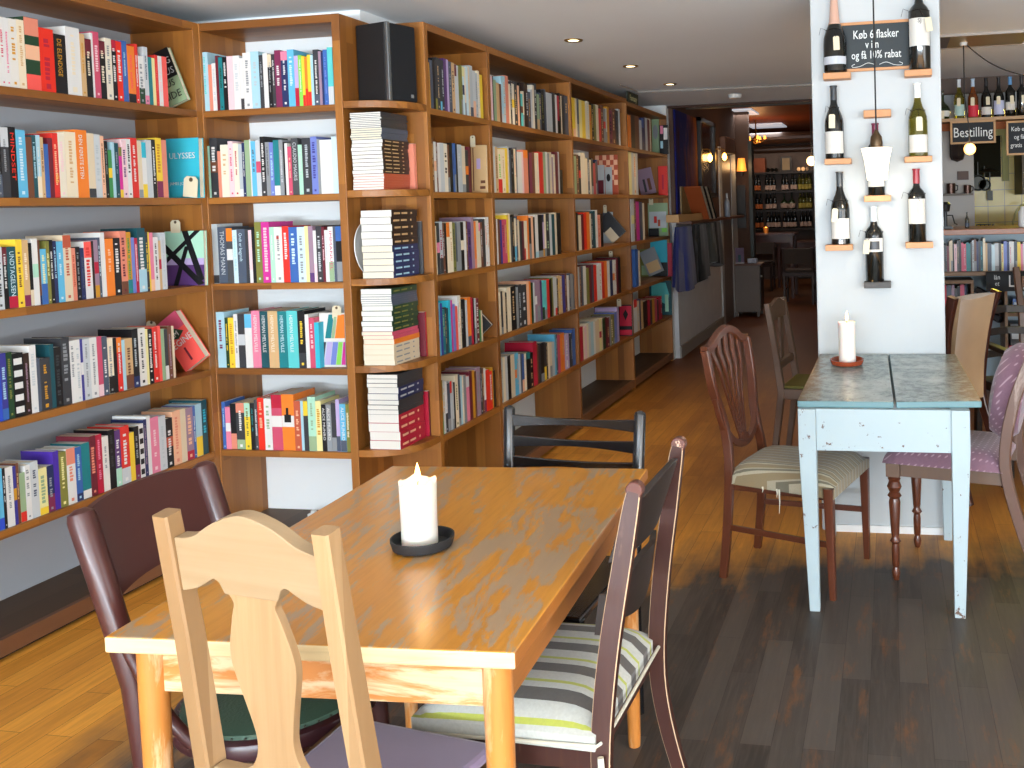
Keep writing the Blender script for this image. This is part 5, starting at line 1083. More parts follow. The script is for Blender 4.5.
for i in range(5):
    g = G(); y = y0_-.42+.11*i; g.sweep([(-1.86, y+.42, 1.30), (-1.86, y, 1.615)], .16, .016, (1, 0, 0), ch=.1); g.build('magazine', mat('magazine %d' % (0 if i == 0 else 1+i % 2), ('#a8532a', '#20201e', '#a79c88')[0 if i == 0 else 1+i % 2], .5), t)
p = at(727.5, 220, x=-1.85); bottle((-1.85, p.y, 1.2925), .27, 'bordeaux', mat('soap bottle', '#8a94a0', .2), mat('pump white', '#c7cdd2', .4), None, 'grey pump bottle on the far end of the coat shelf')
t = thing('wall_basket', 'small wooden box hung high on the passage wall', 'box', (0, 0, 0)); G().box(-1.972, YW(721), 2.06, -1.90, YW(731), 2.24).build('body', wood('brown crate', '#5f3a20', '#442815', 'Y', .07, 1, .5), t, bevel=.004); G().box(-1.965, YW(721.6), 2.2405, -1.905, YW(730.4), 2.246).build('rim', ledge_m, t)
# lamps in the passage; two added bulbs stand in for reflections in glass
warm = mat('warm bulb', '#ffcf80', .4, emit='#ffb347', es=30)
def reflection_bulb(u, v, x, lab, r=.028, power=1.3):
    p = at(u, v, x=x); t = thing('wall_lamp', lab, 'lamp', p)  # added bulb standing in for a reflection, no real wall lamp
    g = G(); g.lathe([(0, -r*1.6), (r*.7, -r), (r, 0), (r*.7, r), (r*.35, r*1.6), (0, r*1.7)], n=16); g.build('bulb', warm, t, smooth=True)
    G().tube([(0, 0, r*1.5), (0, 0, r*3), (-.03, 0, r*3.4), (min(-.03, -1.972-p.x), 0, r*3.4)], .007, 8).build('arm', brass, t); point('reflection_light', p+Vector((.05, 0, 0)), power, (1, .58, .22), .04)
reflection_bulb(710, 158, -1.86, 'small bare warm bulb glowing in front of the dark framed picture'); reflection_bulb(724.5, 157, -1.86, 'small bare warm bulb glowing by the passage door')  # both bulbs are added, standing in for reflections in glass
p = at(741.5, 166, y=12.4); t = thing('wall_lamp', 'warm fabric-shaded wall lamp at the end of the passage', 'lamp', (p.x, 12.4, p.z))
g = G(); g.lathe([(.045, .10), (.065, -.07)], n=20, a0=PI, a1=2*PI); g.lathe([(.044, .10), (.064, -.07)], n=20, a0=PI, a1=2*PI); g.build('lamp_shade', mat('lit amber shade', '#d98a34', .6, emit='#ff9a3a', es=1.6), t, smooth=True); g = G(); g.box(-.012, -.01, -.12, .012, .095, .06); g.build('bracket', dkf, t)
point('sconce_light', (p.x+.05, 12.25, p.z), 2.5, (1, .6, .25), .05)
p0_, p1_ = at(738, 228, y=12.49), at(745, 176, y=12.49); tag(G().box(p0_.x, 12.47, p0_.z, min(p1_.x, -1.81), 12.499, p1_.z-.12).build('picture', dkf), 'narrow dark picture under the amber wall lamp', 'picture')
# cabinet
cabm = wood('grey brown cabinet', '#6f6258', '#5e5249', 'Z', 0, 1, .5)
t = thing('cabinet', 'small grey-brown side cabinet at the end of the passage', 'cabinet', (-1.8, 12.2, 0))
G().box(-.165, -.16, .06, .165, .2, .65).build('body', cabm, t, bevel=.004); G().box(-.18, -.175, .65, .19, .21, .672).build('top', _m['red brown board'], t, bevel=.003)
for sx in (-.15, .12):
    for sy in (-.14, .16): G().box(sx, sy, 0, sx+.03, sy+.03, .06).build('foot', cabm, t)
dr = G().box(.165, -.14, .1, .172, .18, .62).build('door', dkf, t); G().lathe([(.012, 0), (.012, .02), (0, .022)], (.18, -.1, .5), 10).build('knob', mat('china knob', '#d8d8d4', .3), dr)
G().prism([(-.14, .0), (.14, 0), (.1, .06), (.03, .035), (-.03, .035), (-.1, .06)], .01, Matrix.Translation((0, -.165, .07))).build('apron', cabm, t)
t = thing('menu_holder', 'clear menu holder with a purple leaflet on the side cabinet', 'holder', (-1.9, 12.15, .6735)); G().box(-.06, -.02, 0, .06, .03, .012).build('base', mat('acrylic', '#b9bcc4', .2), t); G().box(-.055, .0, .012, .055, .006, .2).build('leaflet', mat('purple leaflet', '#6d5a74', .5), t); G().box(-.02, -.004, .02, .015, .0, .11).build('print', cmat('dark teal'), t)
t = tag(G().sweep([(-.06, 0, .03), (.0, .01, .035), (.06, -.01, .03)], .06, .05, (0, 0, 1)).build('napkins', mat('pale blue napkins', '#aeb9cc', .9), None, (-1.74, 12.15, .6735), bevel=.01), 'crumpled pale napkins on top of the side cabinet', 'napkin')

# ------------------------------------------------------------------ back room with the wine rack
c2 = wood('orange boarded ceiling', '#a2521f', '#8a4015', 'X', .4, 3, .5, .8)
g = G(); g.box(-3.3, 8.82, 2.66, 4.2, 19, 2.72); struct('ceiling_back', g, c2)
g = G(); g.box(-2.1, 8.75, CEIL-.02, 4.2, 8.82, 2.7); struct('lintel', g, mat('dark brown lintel', '#3e2418', .7))
g = G(); g.tube([(-1.97, 9.4, 2.42), (.0, 9.5, 2.42)], .03, 10); tag(g.build('ceiling_pipe', mat('grey pipe', '#6b6863', .4, .4)), 'grey pipe crossing just inside the back room ceiling', 'pipe')
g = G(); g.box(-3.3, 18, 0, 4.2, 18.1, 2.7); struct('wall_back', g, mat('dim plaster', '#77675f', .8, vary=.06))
g = G(); g.box(-3.3, 12.6, 0, -3.2, 18, 2.7); struct('wall_back_left', g, brown_wall)
g = G(); g.box(.12, 8.82, 0, .2, 18, 2.7); struct('wall_divider', g, brown_wall)
for i, (y0_, x1_) in enumerate(((12.3, -1.72), (14.75, -1.6))):
    tag(G().box(-2.15, y0_, 2.64, x1_+.0, y0_+.75, 2.662).build('skylight', mat('skylight glow', '#dfe2e8', .5, emit='#dfe6f2', es=.75)), ('nearer' if i == 0 else 'farther and longer')+' pale skylight pane in the orange ceiling', 'skylight')
for i, (yy, zz, r, lab) in enumerate(((15.0, 2.44, .09, 'upper brown beam'), (16.4, 2.34, .06, 'lower copper-brown pipe'))):
    g = G(); g.tube([(-3.2, yy, zz), (.1, yy, zz)], r, 14); tag(g.build('ceiling_pipe', mat('brown pipe', '#4e3526', .4)), lab+' running across the back room under the ceiling', 'pipe')
g = G(); g.box(-3.2, 16.6, 2.42, .1, 16.7, 2.64); struct('beam', g, mat('dark beam', '#2c1d15', .7))
rk = mat('dark rack wood', '#241d1a', .5)
t = thing('wine_rack', 'dark open shelving full of wine bottles on the back room wall', 'shelf', (0, 0, 0))
RX0, RX1 = at(749, 200, y=17.8).x, at(811.5, 200, y=17.8).x+.05
RZ = [1.999, 1.647, 1.304, .96, .6]
for z in RZ: G().box(RX0, 17.6, z-.04, RX1, 17.99, z).build('shelf', rk, t)
for x in (RX0-.05, RX1): G().box(x, 17.58, 0, x+.06, 17.99, 2.35).build('upright', rk, t)
ol, tl, gl = mat('rust orange label', '#b5602c', .7), mat('pinkish label', '#b79a8a', .7), mat('green gold label', '#9a8a3c', .7)  # label papers in their own colours
protos = {}
def far_bottle(kind, u, row, lab, grp):
    if kind not in protos:
        gm, lm = {'o': (glass_dark, ol), 't': (glass_dark, tl), 'g': (glass_olive, gl), 'f': (glass_green, tl)}[kind]
        protos[kind] = bottle((0, 0, -50), .3, 'flask' if kind == 'f' else 'bordeaux', gm, None, lm, lab, (.08, .36), seg=12); protos[kind]['u'] = 0; c = protos[kind]
    else: c = copy_tree(protos[kind])
    c.location = (at(u, 190, y=17.72).x, 17.72, RZ[row]+.001); c['label'] = lab; c['group'] = grp
    if 'u' in c: del c['u']
for row, kind, us, lab in ((1, 'o', (753, 756, 759), 'dark bottle with orange label, upper bottle row, left cluster of rack'), (1, 't', (767, 770.5, 774), 'dark bottle with pale label, upper bottle row, second cluster'), (1, 't', (783.5, 787, 792.5, 795.5), 'dark bottle with pale label, upper bottle row, third cluster'), (1, 'g', (800, 803.5, 807, 810), 'golden bottle, upper bottle row, right end of back rack'),
                           (2, 'o', (753, 757, 760.5), 'dark bottle with orange label, middle bottle row, left end of rack'), (2, 't', (767, 770.5, 774.5), 'dark bottle standing in middle bottle row, second cluster'), (2, 'f', (784, 791.5), 'round flat green bottle in the middle row of the back rack'), (2, 'g', (800, 803.5, 807, 810), 'golden bottle, middle bottle row, right end of back rack'),
                           (3, 'o', (753.5, 757, 761), 'dark bottle with orange label, lowest visible bottle row, left end'), (3, 't', (767.5, 771, 774.5, 778), 'dark bottle with pale label, lowest visible row, second cluster'), (3, 't', (784, 787.5, 791, 794.5), 'dark bottle with pale label, lowest visible row, third cluster'), (3, 't', (801, 805, 809), 'dark bottle with pale label, lowest visible row, right end')):
    for u in us: far_bottle(kind, u, row, lab, 'wine bottles on the back room rack: '+lab.split(',')[1].strip() if ',' in lab else 'flat round bottles')
a = at(750.5, 172, y=17.7); tag(G().box(a.x, 17.65, 2.0, a.x+.28, 17.9, 2.26).build('wooden_crate', mat('orange crate', '#8a4422', .6), bevel=.004), 'reddish wooden wine crate on top of the back rack', 'crate')
a = at(780.5, 172, y=17.7); t = thing('picture', 'small framed pale print standing on top of the back rack', 'picture', (a.x, 17.75, 2.0)); G().box(0, 0, 0, .2, .02, .28).build('frame', dkf, t); G().box(.03, -.003, .03, .17, 0, .25).build('print', mat('beige print', '#a08868', .7), t)
for k, u in enumerate((768.5, 772.5, 776.5, 799, 803.5, 808)):
    g = G(); g.tube([(0, -.12, .036), (0, .05, .036), (0, .09, .02), (0, .16, .014)], [.036, .036, .016, .013], 12)
    tag(g.build('wine_bottle', glass_dark, None, (at(u, 170, y=17.7).x, 17.75, 2.0), smooth=True), 'dark bottle lying on top of the back rack %s of the framed print' % ('left' if k < 3 else 'right'), 'bottle', 'bottles lying on top of the back rack, '+('left' if k < 3 else 'right'))
for yy in (12.7, 15.1): area('skylight_daylight', (-1.9, yy, 2.6), (0, 0, 0), .5, .6, 14, (.9, .95, 1))
t = thing('added_strip_housing', 'slim strip lamp above the back room wine rack', 'lamp', (0, 0, 0)); G().box(-2.5, 16.86, 2.47, -1.3, 16.94, 2.66).build('housing', dkf, t)  # made-up strip lamp housing for the added rack fill light
area('rack_fill', (-1.9, 16.9, 2.46), (math.radians(30), 0, 0), 1.2, .2, 12, (1, .8, .62))  # added fill light for the rack; the housing above it is made up
# tables and chairs in the back room
rb = wood('dark red table wood', '#5a2c1c', '#44200f', 'X', 0, 1, .35)
def simple_table(loc, w, l, h, lab, m):
    t = thing('table', lab, 'table', loc); G().box(-w/2, -l/2, h-.03, w/2, l/2, h).build('tabletop', m, t, bevel=.003)
    G().box(-w/2+.05, -l/2+.04, h-.13, w/2-.05, -l/2+.06, h-.03).build('apron', m, t)
    for sx in (-1, 1):
        for sy in (-1, 1): G().sweep([(sx*(w/2-.05), sy*(l/2-.05), 0), (sx*(w/2-.05), sy*(l/2-.05), h-.03)], .05, .05).build('leg', m, t)
def simple_chair(loc, rz, lab, m, ms, name='dining_chair'):
    t = chair_base(name, lab, loc, rz)
    for s in (-1, 1):
        G().sweep([(s*.2, 0, 0), (s*.2, .03, .45), (s*.2, -.05, .8)], .035, .035).build('back_post', m, t); G().sweep([(s*.2, .42, 0), (s*.2, .42, .43)], .035, .035).build('front_leg', m, t)
        G().box(s*.2-.012, .02, .2, s*.2+.012, .42, .225).build('stretcher', m, t)
    G().box(-.22, .0, .4, .22, .45, .45).build('seat_frame', m, t); G().box(-.2, .02, .45, .2, .43, .485).build('seat', ms, t, bevel=.01)
    G().sweep([(0, -.005, .58), (0, -.05, .79)], .38, .035, (1, 0, 0)).build('backrest', ms, t)
a = at(775, 233, y=14.6); simple_table((a.x-.12, 14.6, 0), .9, .7, a.z, 'dark red-brown table with a small glowing candle in the back room', rb)
a2 = at(766, 231, y=14.5); t = thing('tealight', 'small glowing candle on the dark table in the back room', 'candle', (a2.x, 14.5, a.z+.001)); G().lathe([(0, 0), (.035, 0), (.045, .09), (.04, .09), (.03, .01), (0, .01)], n=16).build('glass', mat('amber tealight glass', '#c08040', .3), t, smooth=True); G().lathe([(0, .02), (.02, .03), (.022, .06), (.0, .1)], n=10).build('flame', warm, t, smooth=True); point('tealight_light', (a2.x, 14.35, a.z+.15), 1.2, (1, .6, .25), .02)
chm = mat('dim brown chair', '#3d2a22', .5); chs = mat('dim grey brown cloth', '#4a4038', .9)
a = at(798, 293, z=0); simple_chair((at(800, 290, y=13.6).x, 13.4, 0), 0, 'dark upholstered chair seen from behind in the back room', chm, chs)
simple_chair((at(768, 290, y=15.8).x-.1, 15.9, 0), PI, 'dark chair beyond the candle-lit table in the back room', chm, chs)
a = at(795, 238, y=16.4); simple_table((a.x+.1, 16.4, 0), .8, .7, a.z-.05, 'second dark table behind the upholstered chair in the back room', rb)
# chandelier and bulb
p = at(756, 139, y=14); t = thing('chandelier', 'small brass chandelier hanging in the back room', 'lamp', p)
G().tube([(0, 0, 0), (0, 0, 2.65-p.z)], .01, 8).build('stem', brass, t); G().lathe([(0, -.08), (.04, -.06), (.02, -.02), (.05, 0), (.02, .05), (0, .06)], n=16).build('hub', brass, t, smooth=True)
for k in range(5):
    a_ = 2*PI*k/5; G().tube([(0, 0, -.02), (.07*cos(a_), .07*sin(a_), -.05), (.13*cos(a_), .13*sin(a_), -.01)], .008, 8).build('arm', brass, t); G().lathe([(0, -.01), (.02, 0), (.015, .04), (0, .05)], (.13*cos(a_), .13*sin(a_), 0), 10).build('bulb', mat('dim amber bulb', '#ffb050', .4, emit='#ff9a40', es=5), t, smooth=True)
point('chandelier_light', p+Vector((.0, -.1, -.2)), 16, (1, .5, .2), .1)
p = at(811.5, 161, y=11); t = thing('pendant_bulb', 'bright round warm bulb half hidden by the pillar edge', 'lamp', p); G().lathe([(.055*sin(PI*i/12), -.055*cos(PI*i/12)) for i in range(13)], n=20).build('bulb', mat('bright warm bulb', '#ffd9a0', .4, emit='#ffca80', es=10), t, smooth=True); G().tube([(0, 0, .05), (0, 0, 2.65-p.z)], .006, 8).build('cord', mat('black cable', '#1c1c1e', .6), t); point('bulb_light', p+Vector((0, -.12, 0)), 12, (1, .6, .28), .06)

# ------------------------------------------------------------------ bar and kitchen on the right
BX0, BX1 = .24, 3.6
barwood = wood('red brown counter', '#9c5a26', '#82451a', 'X', 0, 1, .35, .8); shelfwood = wood('brown shelf board', '#8a6a4c', '#74573c', 'X', 0, 1, .5)
bluewall = mat('pale blue bar front', '#a8bac4', .7)
t = thing('bar_counter', 'bar counter with red-brown wooden top and pale blue front', 'counter', (0, 0, 0))
G().box(BX0, 7.5, 0, BX1, 7.6, 1.17).build('front_panel', bluewall, t); G().box(BX0, 7.14, 1.17, BX1, 7.85, 1.212).build('worktop', barwood, t, bevel=.004)
G().box(BX0, 7.18, BARZ-.028, BX1, 7.499, BARZ).build('shelf', shelfwood, t, bevel=.002)
for z in (.32, .60): G().box(.82, 7.18, z-.025, BX1, 7.5, z).build('shelf', shelfwood, t)
G().box(.80, 7.18, 0, .82, 7.499, BARZ-.029).build('divider', shelfwood, t)
# crate of books under the shelf
a0, a1 = at(944, 350, y=7.2), at(973.5, 279, y=7.2)
t = thing('wooden_crate', 'wooden crate of red and grey books under the bar shelf', 'crate', (a0.x-.08, 7.19, 0)); cw = a1.x-a0.x+.08
for q in ((0, 0, .02, .3), (cw-.02, 0, cw, .3)): G().box(q[0], q[1], 0, q[2], q[3], BARZ-.06).build('side', shelfwood, t)
for z in (.0, .30, .58, BARZ-.085): G().box(.02, .0, z, cw-.02, .3, z+.025).build('shelf', shelfwood, t)
t0 = t
random.seed(5)
for zz, n0 in ((.606, 0), (.326, 1)):
    x = a0.x-.055
    for k, c in enumerate(['charcoal', 'ochre', 'red', 'crimson', 'slate', 'mauve', 'charcoal', 'black', 'rose', 'navy', 'rose', 'navy']):
        w = (.018, .02, .03, .012, .035, .02)[k % 6]
        if x+w > a1.x-.03: break
        h = .17+.03*random.random(); o = tag(G().box(0, 0, 0, w, .14, h).build('book', cmat(c), None, (x, 7.25, zz), bevel=.001), uniq('%s book in the crate under the bar, %s from left, %s row' % (c, ORD[k], 'upper' if n0 == 0 else 'lower')), 'book', 'books in the crate under the bar')
        G().box(.002, .004, h-.001, w-.002, .138, h+.0006).build('page_block', PAGES, o); x += w+.001
# chalk sign
a, b = at(986.5, 291.5, y=7.15), at(1040, 271, y=7.15)
t = thing('chalkboard', 'black sign reading lån et L hanging on the bar shelf edge', 'sign', (a.x, 7.155, a.z)); w, h = b.x-a.x, b.z-a.z
G().box(0, 0, 0, w, .015, h).build('board', mat('near black slate', '#1f2327', .7), t)
text_obj('chalk_writing', 'lån', chalk, t, (.075, -.001, h*.6), (1, 0, 0), (0, 0, 1), h*.24, 'CENTER', .0003, .8); text_obj('chalk_writing', 'et', chalk, t, (.075, -.001, h*.28), (1, 0, 0), (0, 0, 1), h*.24, 'CENTER', .0003, .8)
text_obj('chalk_writing', 'Log', chalk, t, (.15, -.001, h*.22), (1, 0, 0), (0, 0, 1), h*.6, 'LEFT', .0003, .8)
# black bags leaning, boxes on the lower shelves
for k, (x0_, x1_, z0_, z1_) in enumerate(((.62, .78, .70, .60), (.62, .78, .63, .54), (.62, .78, .57, .48))):
    g = G(); g.sweep([(x0_, 7.3, z0_+.06), (x1_, 7.25, z1_+.06)], .2, .045, (0, 1, 0), ch=.4); tag(g.build('folder', mat('black bag cloth', '#17191d', .7)), '%s black case sloping beside the crate under the bar' % ('topmost', 'middle', 'lowest')[k], 'case', 'black cases under the bar')
for k, (x, z, w, h, c, lab) in enumerate(((.84, .601, .26, .035, 'lime green', 'flat pale green game box, upper low shelf of the bar'), (.86, .637, .22, .06, 'blue', 'blue patterned box on the green one under the bar'), (.83, .321, .30, .035, 'rose', 'long rose-red box on the lower bar shelf'), (.84, .357, .12, .16, 'charcoal', 'dark grey box standing on the lower bar shelf'), (.98, .357, .1, .14, 'slate', 'slate box beside the dark grey one under the bar'), (.84, .0, .1, .14, 'ochre', 'yellow box on the floor level of the bar shelves'), (.95, .0, .14, .16, 'aqua', 'pale teal box on the floor level of the bar shelves'))):
    o = tag(G().box(0, 0, 0, w, .2, h).build('game_box', cmat(c), None, (x, 7.22, z+.0005), bevel=.003), lab, 'box', 'boxes under the bar'); G().box(.01, -.001, h*.3, w*.5, .0, h*.6).build('label_print', cmat('light grey'), o)
# wine shelf above the bar
WZ = 2.006
t = thing('wine_shelf', 'narrow wooden shelf above the bar carrying tagged wine bottles', 'shelf', (0, 0, 0)); G().box(BX0, 7.1, WZ-.022, BX1, 7.32, WZ).build('board', wood('light shelf edge', '#b08a5c', '#98744a', 'X', 0, 1, .5), t); G().box(BX0, 7.3, WZ-.075, BX1, 7.32, WZ-.022).build('valance', mat('orange lit board', '#a5571c', .6), t)  # orange glow under the shelf is put into the valance colour
red_l, mint_l, lav_l = mat('red label', '#c8283a', .6), mat('mint label', '#a9c4bd', .6), mat('lavender label', '#b9bcd6', .6)
for u, sh, gl_, cp, lb, lab, lz in ((943, 'flask', glass_green, None, paper, 'round green flask bottle cut off by the pillar edge', (.1, .3)), (959.5, 'burgundy', glass_olive, cap('#cfd6dc'), mint_l, 'white-capped bottle with mint label above the Bestilling sign', (.08, .36)), (973.3, 'burgundy', glass_amber, cap('#b4c8dc'), red_l, 'amber rosé bottle with bright red label above the bar', (.04, .33)),
                               (986.5, 'burgundy', glass_dark, cap('#1a1a1c'), paper, 'black bottle with low grey label above the bar', (.08, .27)), (999, 'burgundy', glass_dark, cap('#1d1a1c'), lav_l, 'dark bottle with tall lavender label above the bar', (.07, .42)), (1010.5, 'bordeaux', glass_dark, cap('#5b8fc0'), paper, 'dark bottle with pale blue neck band above the bar', (.17, .37)), (1022, 'bordeaux', glass_dark, cap('#26262a'), None, 'black bottle at the right edge of the photo above the bar', (.1, .3))):
    p = at(u, 119, y=7.2); h = .285 if sh != 'flask' else .21; bottle((p.x, 7.2, WZ+.0006), h, sh, gl_, cp, lb, lab, lz, tagx=.006*(-1)**int(u), tagz=.52 if sh != 'flask' else .3, group='tagged bottles above the bar', seg=20)
frm = mat('tan sign frame', '#b58a58', .5)
a, b = at(950.5, 144.5, y=7.08), at(995.5, 119.5, y=7.08)
t, w, h = board_frame('chalkboard', 'framed chalkboard reading Bestilling over the bar', a, b, 7.08, .014, mat('near black slate', '#1f2327', .7), frm)
text_obj('chalk_writing', 'Bestilling', chalk, t, (w*.5, -.002, h*.3), (1, 0, 0), (0, 0, 1), h*.42, 'CENTER', .0004, .78)
a, b = at(1006.5, 155.5, y=7.08), at(1045, 119.5, y=7.08)
t, w, h = board_frame('chalkboard', 'framed chalkboard reading Køb og gratis, right of the Bestilling sign', a, b, 7.08, .014, mat('near black slate', '#1f2327', .7), frm)
for s, fz, x in (('Køb en', .70, .09), ('og få', .47, .16), ('gratis', .23, .07)): text_obj('chalk_writing', s, chalk, t, (w*x+.01, -.002, h*fz), (1, 0, 0), (0, 0, 1), h*.13, 'LEFT', .0004, .8)
# ceiling band, frieze, gold plate, cord box and bulb
g = G(); g.box(BX0-.05, 7.75, 2.25, BX1+.5, 7.85, CEIL); struct('beam_bar', g, mat('brown beam', '#5c4d45', .7))
g = G(); g.box(BX0-.05, 7.74, 2.12, BX1+.5, 7.76, 2.24); struct('frieze', g, mat('grey tile frieze', '#8d9396', .5))
t = thing('ceiling_plate', 'shiny gold rectangular plate set in the ceiling over the bar', 'plate', (0, 0, 0)); G().box(.36, 5.67, CEIL-.012, .80, 6.1, CEIL-.002).build('gold_sheet', mat('gold sheet', '#a8862a', .3, .6), t); G().box(.22, 5.67, CEIL-.012, .36, 6.1, CEIL-.002).build('dark_sheet', mat('dark copper sheet', '#4a3428', .3, .6), t)
for q in ((.2, 5.65, .82, 5.67), (.2, 6.1, .82, 6.12)): G().box(q[0], q[1], CEIL-.014, q[2], q[3], CEIL).build('edge', mat('pale edge', '#a59c94', .5), t)
p = at(963.5, 44, z=CEIL-.02); pb2 = at(969.8, 149, y=p.y)
t = thing('pendant_lamp', 'round warm glass bulb hanging below the Bestilling sign', 'lamp', pb2)
G().lathe([(.035*sin(PI*i/12), -.035*cos(PI*i/12)) for i in range(13)], n=24).build('globe', mat('glowing globe', '#ffd090', .3, emit='#ffb860', es=6), t, smooth=True)
G().tube([(0, 0, .033), (-.002, 0, .12), (p.x-pb2.x, 0, .32), (p.x-pb2.x, 0, CEIL-.03-pb2.z)], .0035, 8).build('cord', mat('black cable', '#1c1c1e', .6), t); G().lathe([(.0, -.03), (.02, -.03), (.024, 0), (0, 0)], (p.x-pb2.x, 0, CEIL-pb2.z), 16).build('ceiling_rose', mat('white plastic', '#d8d8d4', .5), t, smooth=True)
point('bar_bulb', pb2+Vector((0, -.07, 0)), 5, (1, .66, .32), .04)
q = at(1040, 75, y=p.y); g = G(); g.tube(sm([(p.x+.02, p.y, CEIL-.03), ((p.x*2+q.x)/3, p.y, q.z+.09), ((p.x+2*q.x)/3, p.y, q.z+.02), (q.x, p.y, q.z), (q.x+.3, p.y, q.z+.1)], 6), .0035, 8); tag(g.build('hanging_cable', mat('black cable', '#1c1c1e', .6)), 'black cable swagged from the ceiling rose towards the right', 'cable')
# kitchen walls
KX = at(974, 180, y=8.6).x
g = G(); g.box(.2, 8.6, 0, KX, 8.75, 2.36); struct('wall_kitchen_left', g, mat('grey kitchen wall', '#b5b0ac', .75))
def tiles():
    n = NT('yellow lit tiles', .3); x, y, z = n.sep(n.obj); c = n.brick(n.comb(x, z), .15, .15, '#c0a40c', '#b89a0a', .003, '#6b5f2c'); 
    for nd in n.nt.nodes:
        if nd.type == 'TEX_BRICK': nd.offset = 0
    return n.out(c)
g = G(); g.box(KX-.1, 9.3, 0, 4.1, 9.4, 2.36); struct('wall_kitchen_back', g, tiles())
g = G(); g.box(KX-.0, 9.28, 1.62, KX+.30, 9.3, 2.0); g.build('window_1', mat('dark window', '#201e14', .9, spec=.1))['kind'] = 'structure'
for o_ in ((KX-.0, 1.99, KX+.36, 2.05), (KX+.30, 1.58, KX+.36, 2.0)): pass
g = G(); g.box(KX, 9.26, 2.0, KX+.37, 9.3, 2.06); g.box(KX+.31, 9.26, 1.58, KX+.37, 9.3, 2.0); struct('trim_2', g, mat('olive trim', '#8f8840', .5))
g = G(); g.box(KX+.42, 8.76, 1.45, KX+.46, 9.299, 2.36); tag(g.build('cupboard_side', mat('dark cupboard', '#4a3c26', .5)), 'dark cupboard end standing out from the yellow kitchen wall', 'cupboard')
tag(G().box(KX+.46, 9.0, 1.55, 2.6, 9.3, 1.58).build('wall_shelf', mat('olive shelf', '#7d7340', .5)), 'thin shelf on the yellow kitchen wall right of the cupboard', 'shelf')
t = thing('kitchen_worktop', 'yellow-lit kitchen worktop behind the bar', 'worktop', (0, 0, 0)); G().box(.3, 8.72, 1.02, 3.9, 9.3, 1.06).build('worktop', mat('pale worktop', '#b5ad78', .4), t)
l = point('kitchen_light', (1.35, 8.9, 2.25), 45, (1, .88, .12), .1)
# kitchen things
hang = mat('dark pan', '#2b2a22', .4, .4)
for k, (u, v, r, lab) in enumerate(((978, 183, .075, 'left dark pan hanging on the yellow kitchen wall'), (984.5, 185, .055, 'right dark ladle pan hanging on the yellow kitchen wall'))):
    p = at(u, v, y=9.24); t = thing('pan', lab, 'pan', p); g = G(); g.lathe([(0, 0), (r*.8, 0), (r, .03), (r*.97, .03), (r*.78, .005), (0, .005)], n=24); o = g.build('bowl', hang, t, smooth=True); o.rotation_euler = (PI/2, 0, 0); G().tube([(0, 0, r), (0, 0, r+.12)], .006, 6).build('handle', hang, t)
p = at(990, 194, y=9.24); t = thing('spatula', 'long slotted spatula hanging on the yellow kitchen wall', 'utensil', p); G().tube([(0, 0, .02), (0, 0, .2)], .006, 6).build('handle', hang, t); G().box(-.025, -.003, -.06, .025, .003, .03).build('blade', hang, t)
p = at(989, 172, y=9.2); tag(G().lathe([(0, 0), (.09, .0), (.05, .02), (.02, .035), (0, .04)], n=20).build('dark_lamp_shade', hang, None, p, smooth=True), 'dark lid-like lamp shade under the kitchen window', 'bowl')  # bowl form standing for a lid-like lamp shade
a = at(975, 217, y=8.95); t = thing('dish_rack', 'pale blue plastic tray with a dark dish rack in the kitchen', 'rack', (a.x, 8.9, 1.061)); G().box(0, 0, 0, .2, .15, .06).build('tray', mat('pale blue plastic', '#9cc0b4', .5), t, bevel=.004)
for i in range(5): G().tube([(.01+i*.035, .0, .06), (.01+i*.035, .02, .13), (.05+i*.03, .1, .13)], .005, 6).build('wire', hang, t)
p = at(1013, 219, y=8.95); t = thing('kitchen_tap', 'tall curved kitchen tap against the yellow tiles', 'tap', (p.x, 8.95, 1.061)); G().tube(sm([(0, 0, 0), (.0, 0, .12), (.02, 0, .22), (.07, 0, .29), (.12, 0, .30)], 5), .009, 10).build('spout', mat('dull chrome', '#8a8350', .3, .8), t, smooth=True); G().box(-.02, -.02, 0, .09, .02, .03).build('base', mat('dull chrome', '#8a8350', .3, .8), t)
for u, v, w, lab in ((951, 186, .06, 'larger copper mug on the grey kitchen wall shelf'), (967.5, 189, .05, 'smaller copper mug on the grey kitchen wall shelf')):
    p = at(u, 193.5, y=8.52); t = thing('mug', lab, 'mug', p, 0, 'copper mugs'); G().lathe([(0, 0), (w*.62, 0), (w*.62, w*1.45), (w*.56, w*1.45), (w*.56, .006), (0, .006)], n=24).build('cup', mat('copper', '#4f3a32', .3, .7), t, smooth=True)
    G().tube([(w*.6, 0, w*1.2), (w*.95, 0, w*1.1), (w*.95, 0, w*.5), (w*.6, 0, w*.35)], .005, 8).build('handle', mat('dark handle', '#2b2624', .4), t)
a, b = at(944, 194, y=8.5), at(973, 194, y=8.5); tag(G().box(a.x-.1, 8.46, a.z-.018, b.x, 8.6, a.z).build('wall_shelf', mat('grey thin shelf', '#6d655e', .6)), 'thin grey shelf with copper mugs on the kitchen wall', 'shelf')
p = at(957, 148, y=8.5); t = thing('wall_lamp', 'dark lantern shape hanging on the grey kitchen wall', 'lantern', p); G().lathe([(0, -.12), (.05, -.1), (.062, -.07), (.062, .16), (0, .17)], n=8).build('body', mat('dark iron', '#2a1e1a', .5, .4), t)
a, b = at(957.5, 180, y=8.58), at(968.5, 171, y=8.58); tag(G().box(a.x, 8.575, a.z, b.x, 8.599, b.z).build('wall_plaque', mat('brown plaque', '#5e4a42', .6)), 'small brown plaque above the copper mugs', 'plaque')
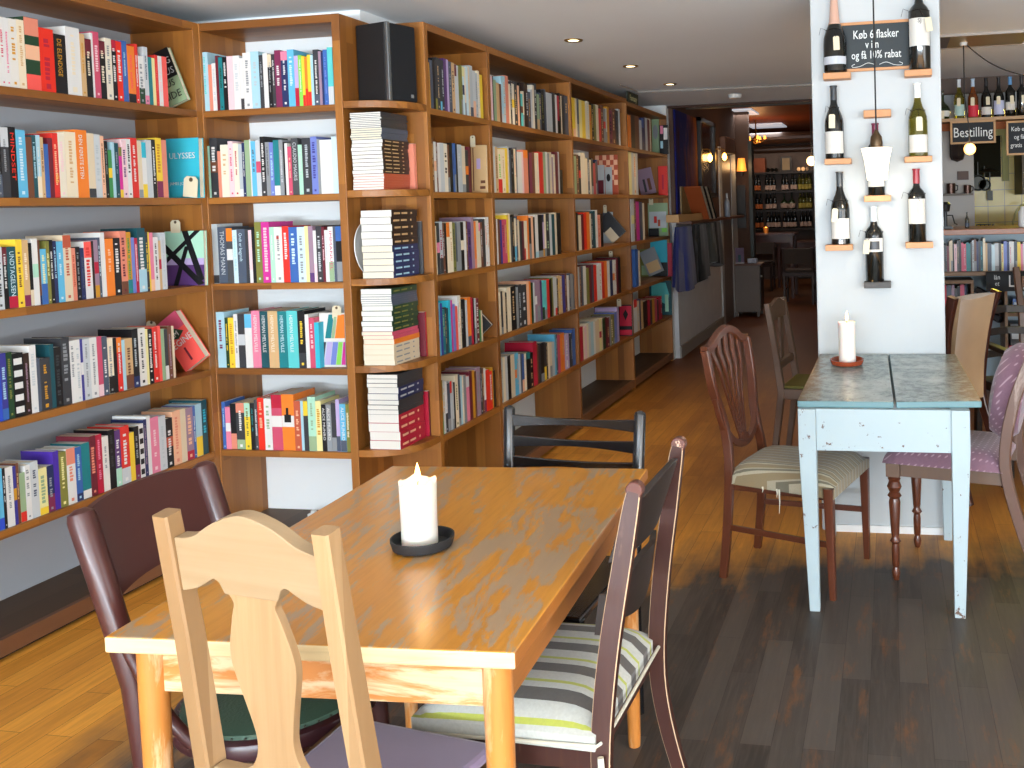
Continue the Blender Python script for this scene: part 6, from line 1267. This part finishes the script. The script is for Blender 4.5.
# things on the bar counter
p = at(947, 226, y=7.3); t = thing('coffee_grinder', 'black hand-crank coffee grinder at the left of the bar counter', 'grinder', (p.x-.01, 7.3, 1.2125)); G().box(-.05, -.05, 0, .05, .05, .02).build('base', mat('black iron', '#17181a', .4), t); G().tube([(0, 0, .02), (0, 0, .14)], .014, 10).build('column', mat('black iron', '#17181a', .4), t); G().lathe([(0, .12), (.03, .13), (.04, .18), (.02, .2), (0, .2)], n=16).build('hopper', mat('black iron', '#17181a', .4), t, smooth=True); G().tube([(.01, 0, .1), (.05, 0, .1), (.065, 0, .04), (.085, 0, .03)], .005, 8).build('crank', mat('black iron', '#17181a', .4), t); G().box(-.045, -.052, .02, -.015, -.03, .09).build('can', mat('white can', '#dcdcdc', .4), t)
p = at(967, 222, y=7.4); bottle((p.x, 7.4, 1.2125), .12, 'burgundy', mat('smoky glass', '#5c605e', .1, trans=.5), None, cmat('slate'), 'small smoky glass bottle on the bar counter', (.1, .3))
p = at(1023, 226, y=7.35); tag(G().lathe([(0, 0), (.03, 0), (.032, .01), (.032, .11), (.02, .13), (.015, .15), (0, .15)], n=20).build('jar', mat('white jar', '#dcdcda', .4), None, (p.x, 7.35, 1.2125), smooth=True), 'white jar at the right end of the bar counter', 'jar')
cam = bpy.data.cameras.new('Camera'); co = bpy.data.objects.new('Camera', cam); C.objects.link(co)
cam.sensor_fit = 'HORIZONTAL'; cam.sensor_width = 36; cam.lens = 36*F/1024; cam.shift_x = (512-CX)/1024; cam.shift_y = (CY-384)/1024; cam.clip_start = .05; cam.clip_end = 100
def cam_matrix():
    # columns: right, up, -forward in world space
    fwd = Vector(ray(CX, CY)); rt = Vector(ray(CX+F, CY))-fwd; up = Vector(ray(CX, CY-F))-fwd
    return Matrix(((rt.x, up.x, -fwd.x, 0), (rt.y, up.y, -fwd.y, 0), (rt.z, up.z, -fwd.z, CAMH), (0, 0, 0, 1)))
co.matrix_world = cam_matrix()
S = bpy.context.scene; S.camera = co
S.view_settings.view_transform = 'Standard'; S.view_settings.look = 'None'; S.view_settings.exposure = -0.68; S.view_settings.gamma = 1; S.view_settings.use_curve_mapping = False
S.cycles.max_bounces = 8; S.cycles.diffuse_bounces = 4; S.cycles.glossy_bounces = 3; S.cycles.transmission_bounces = 6
S.cycles.use_denoising = True
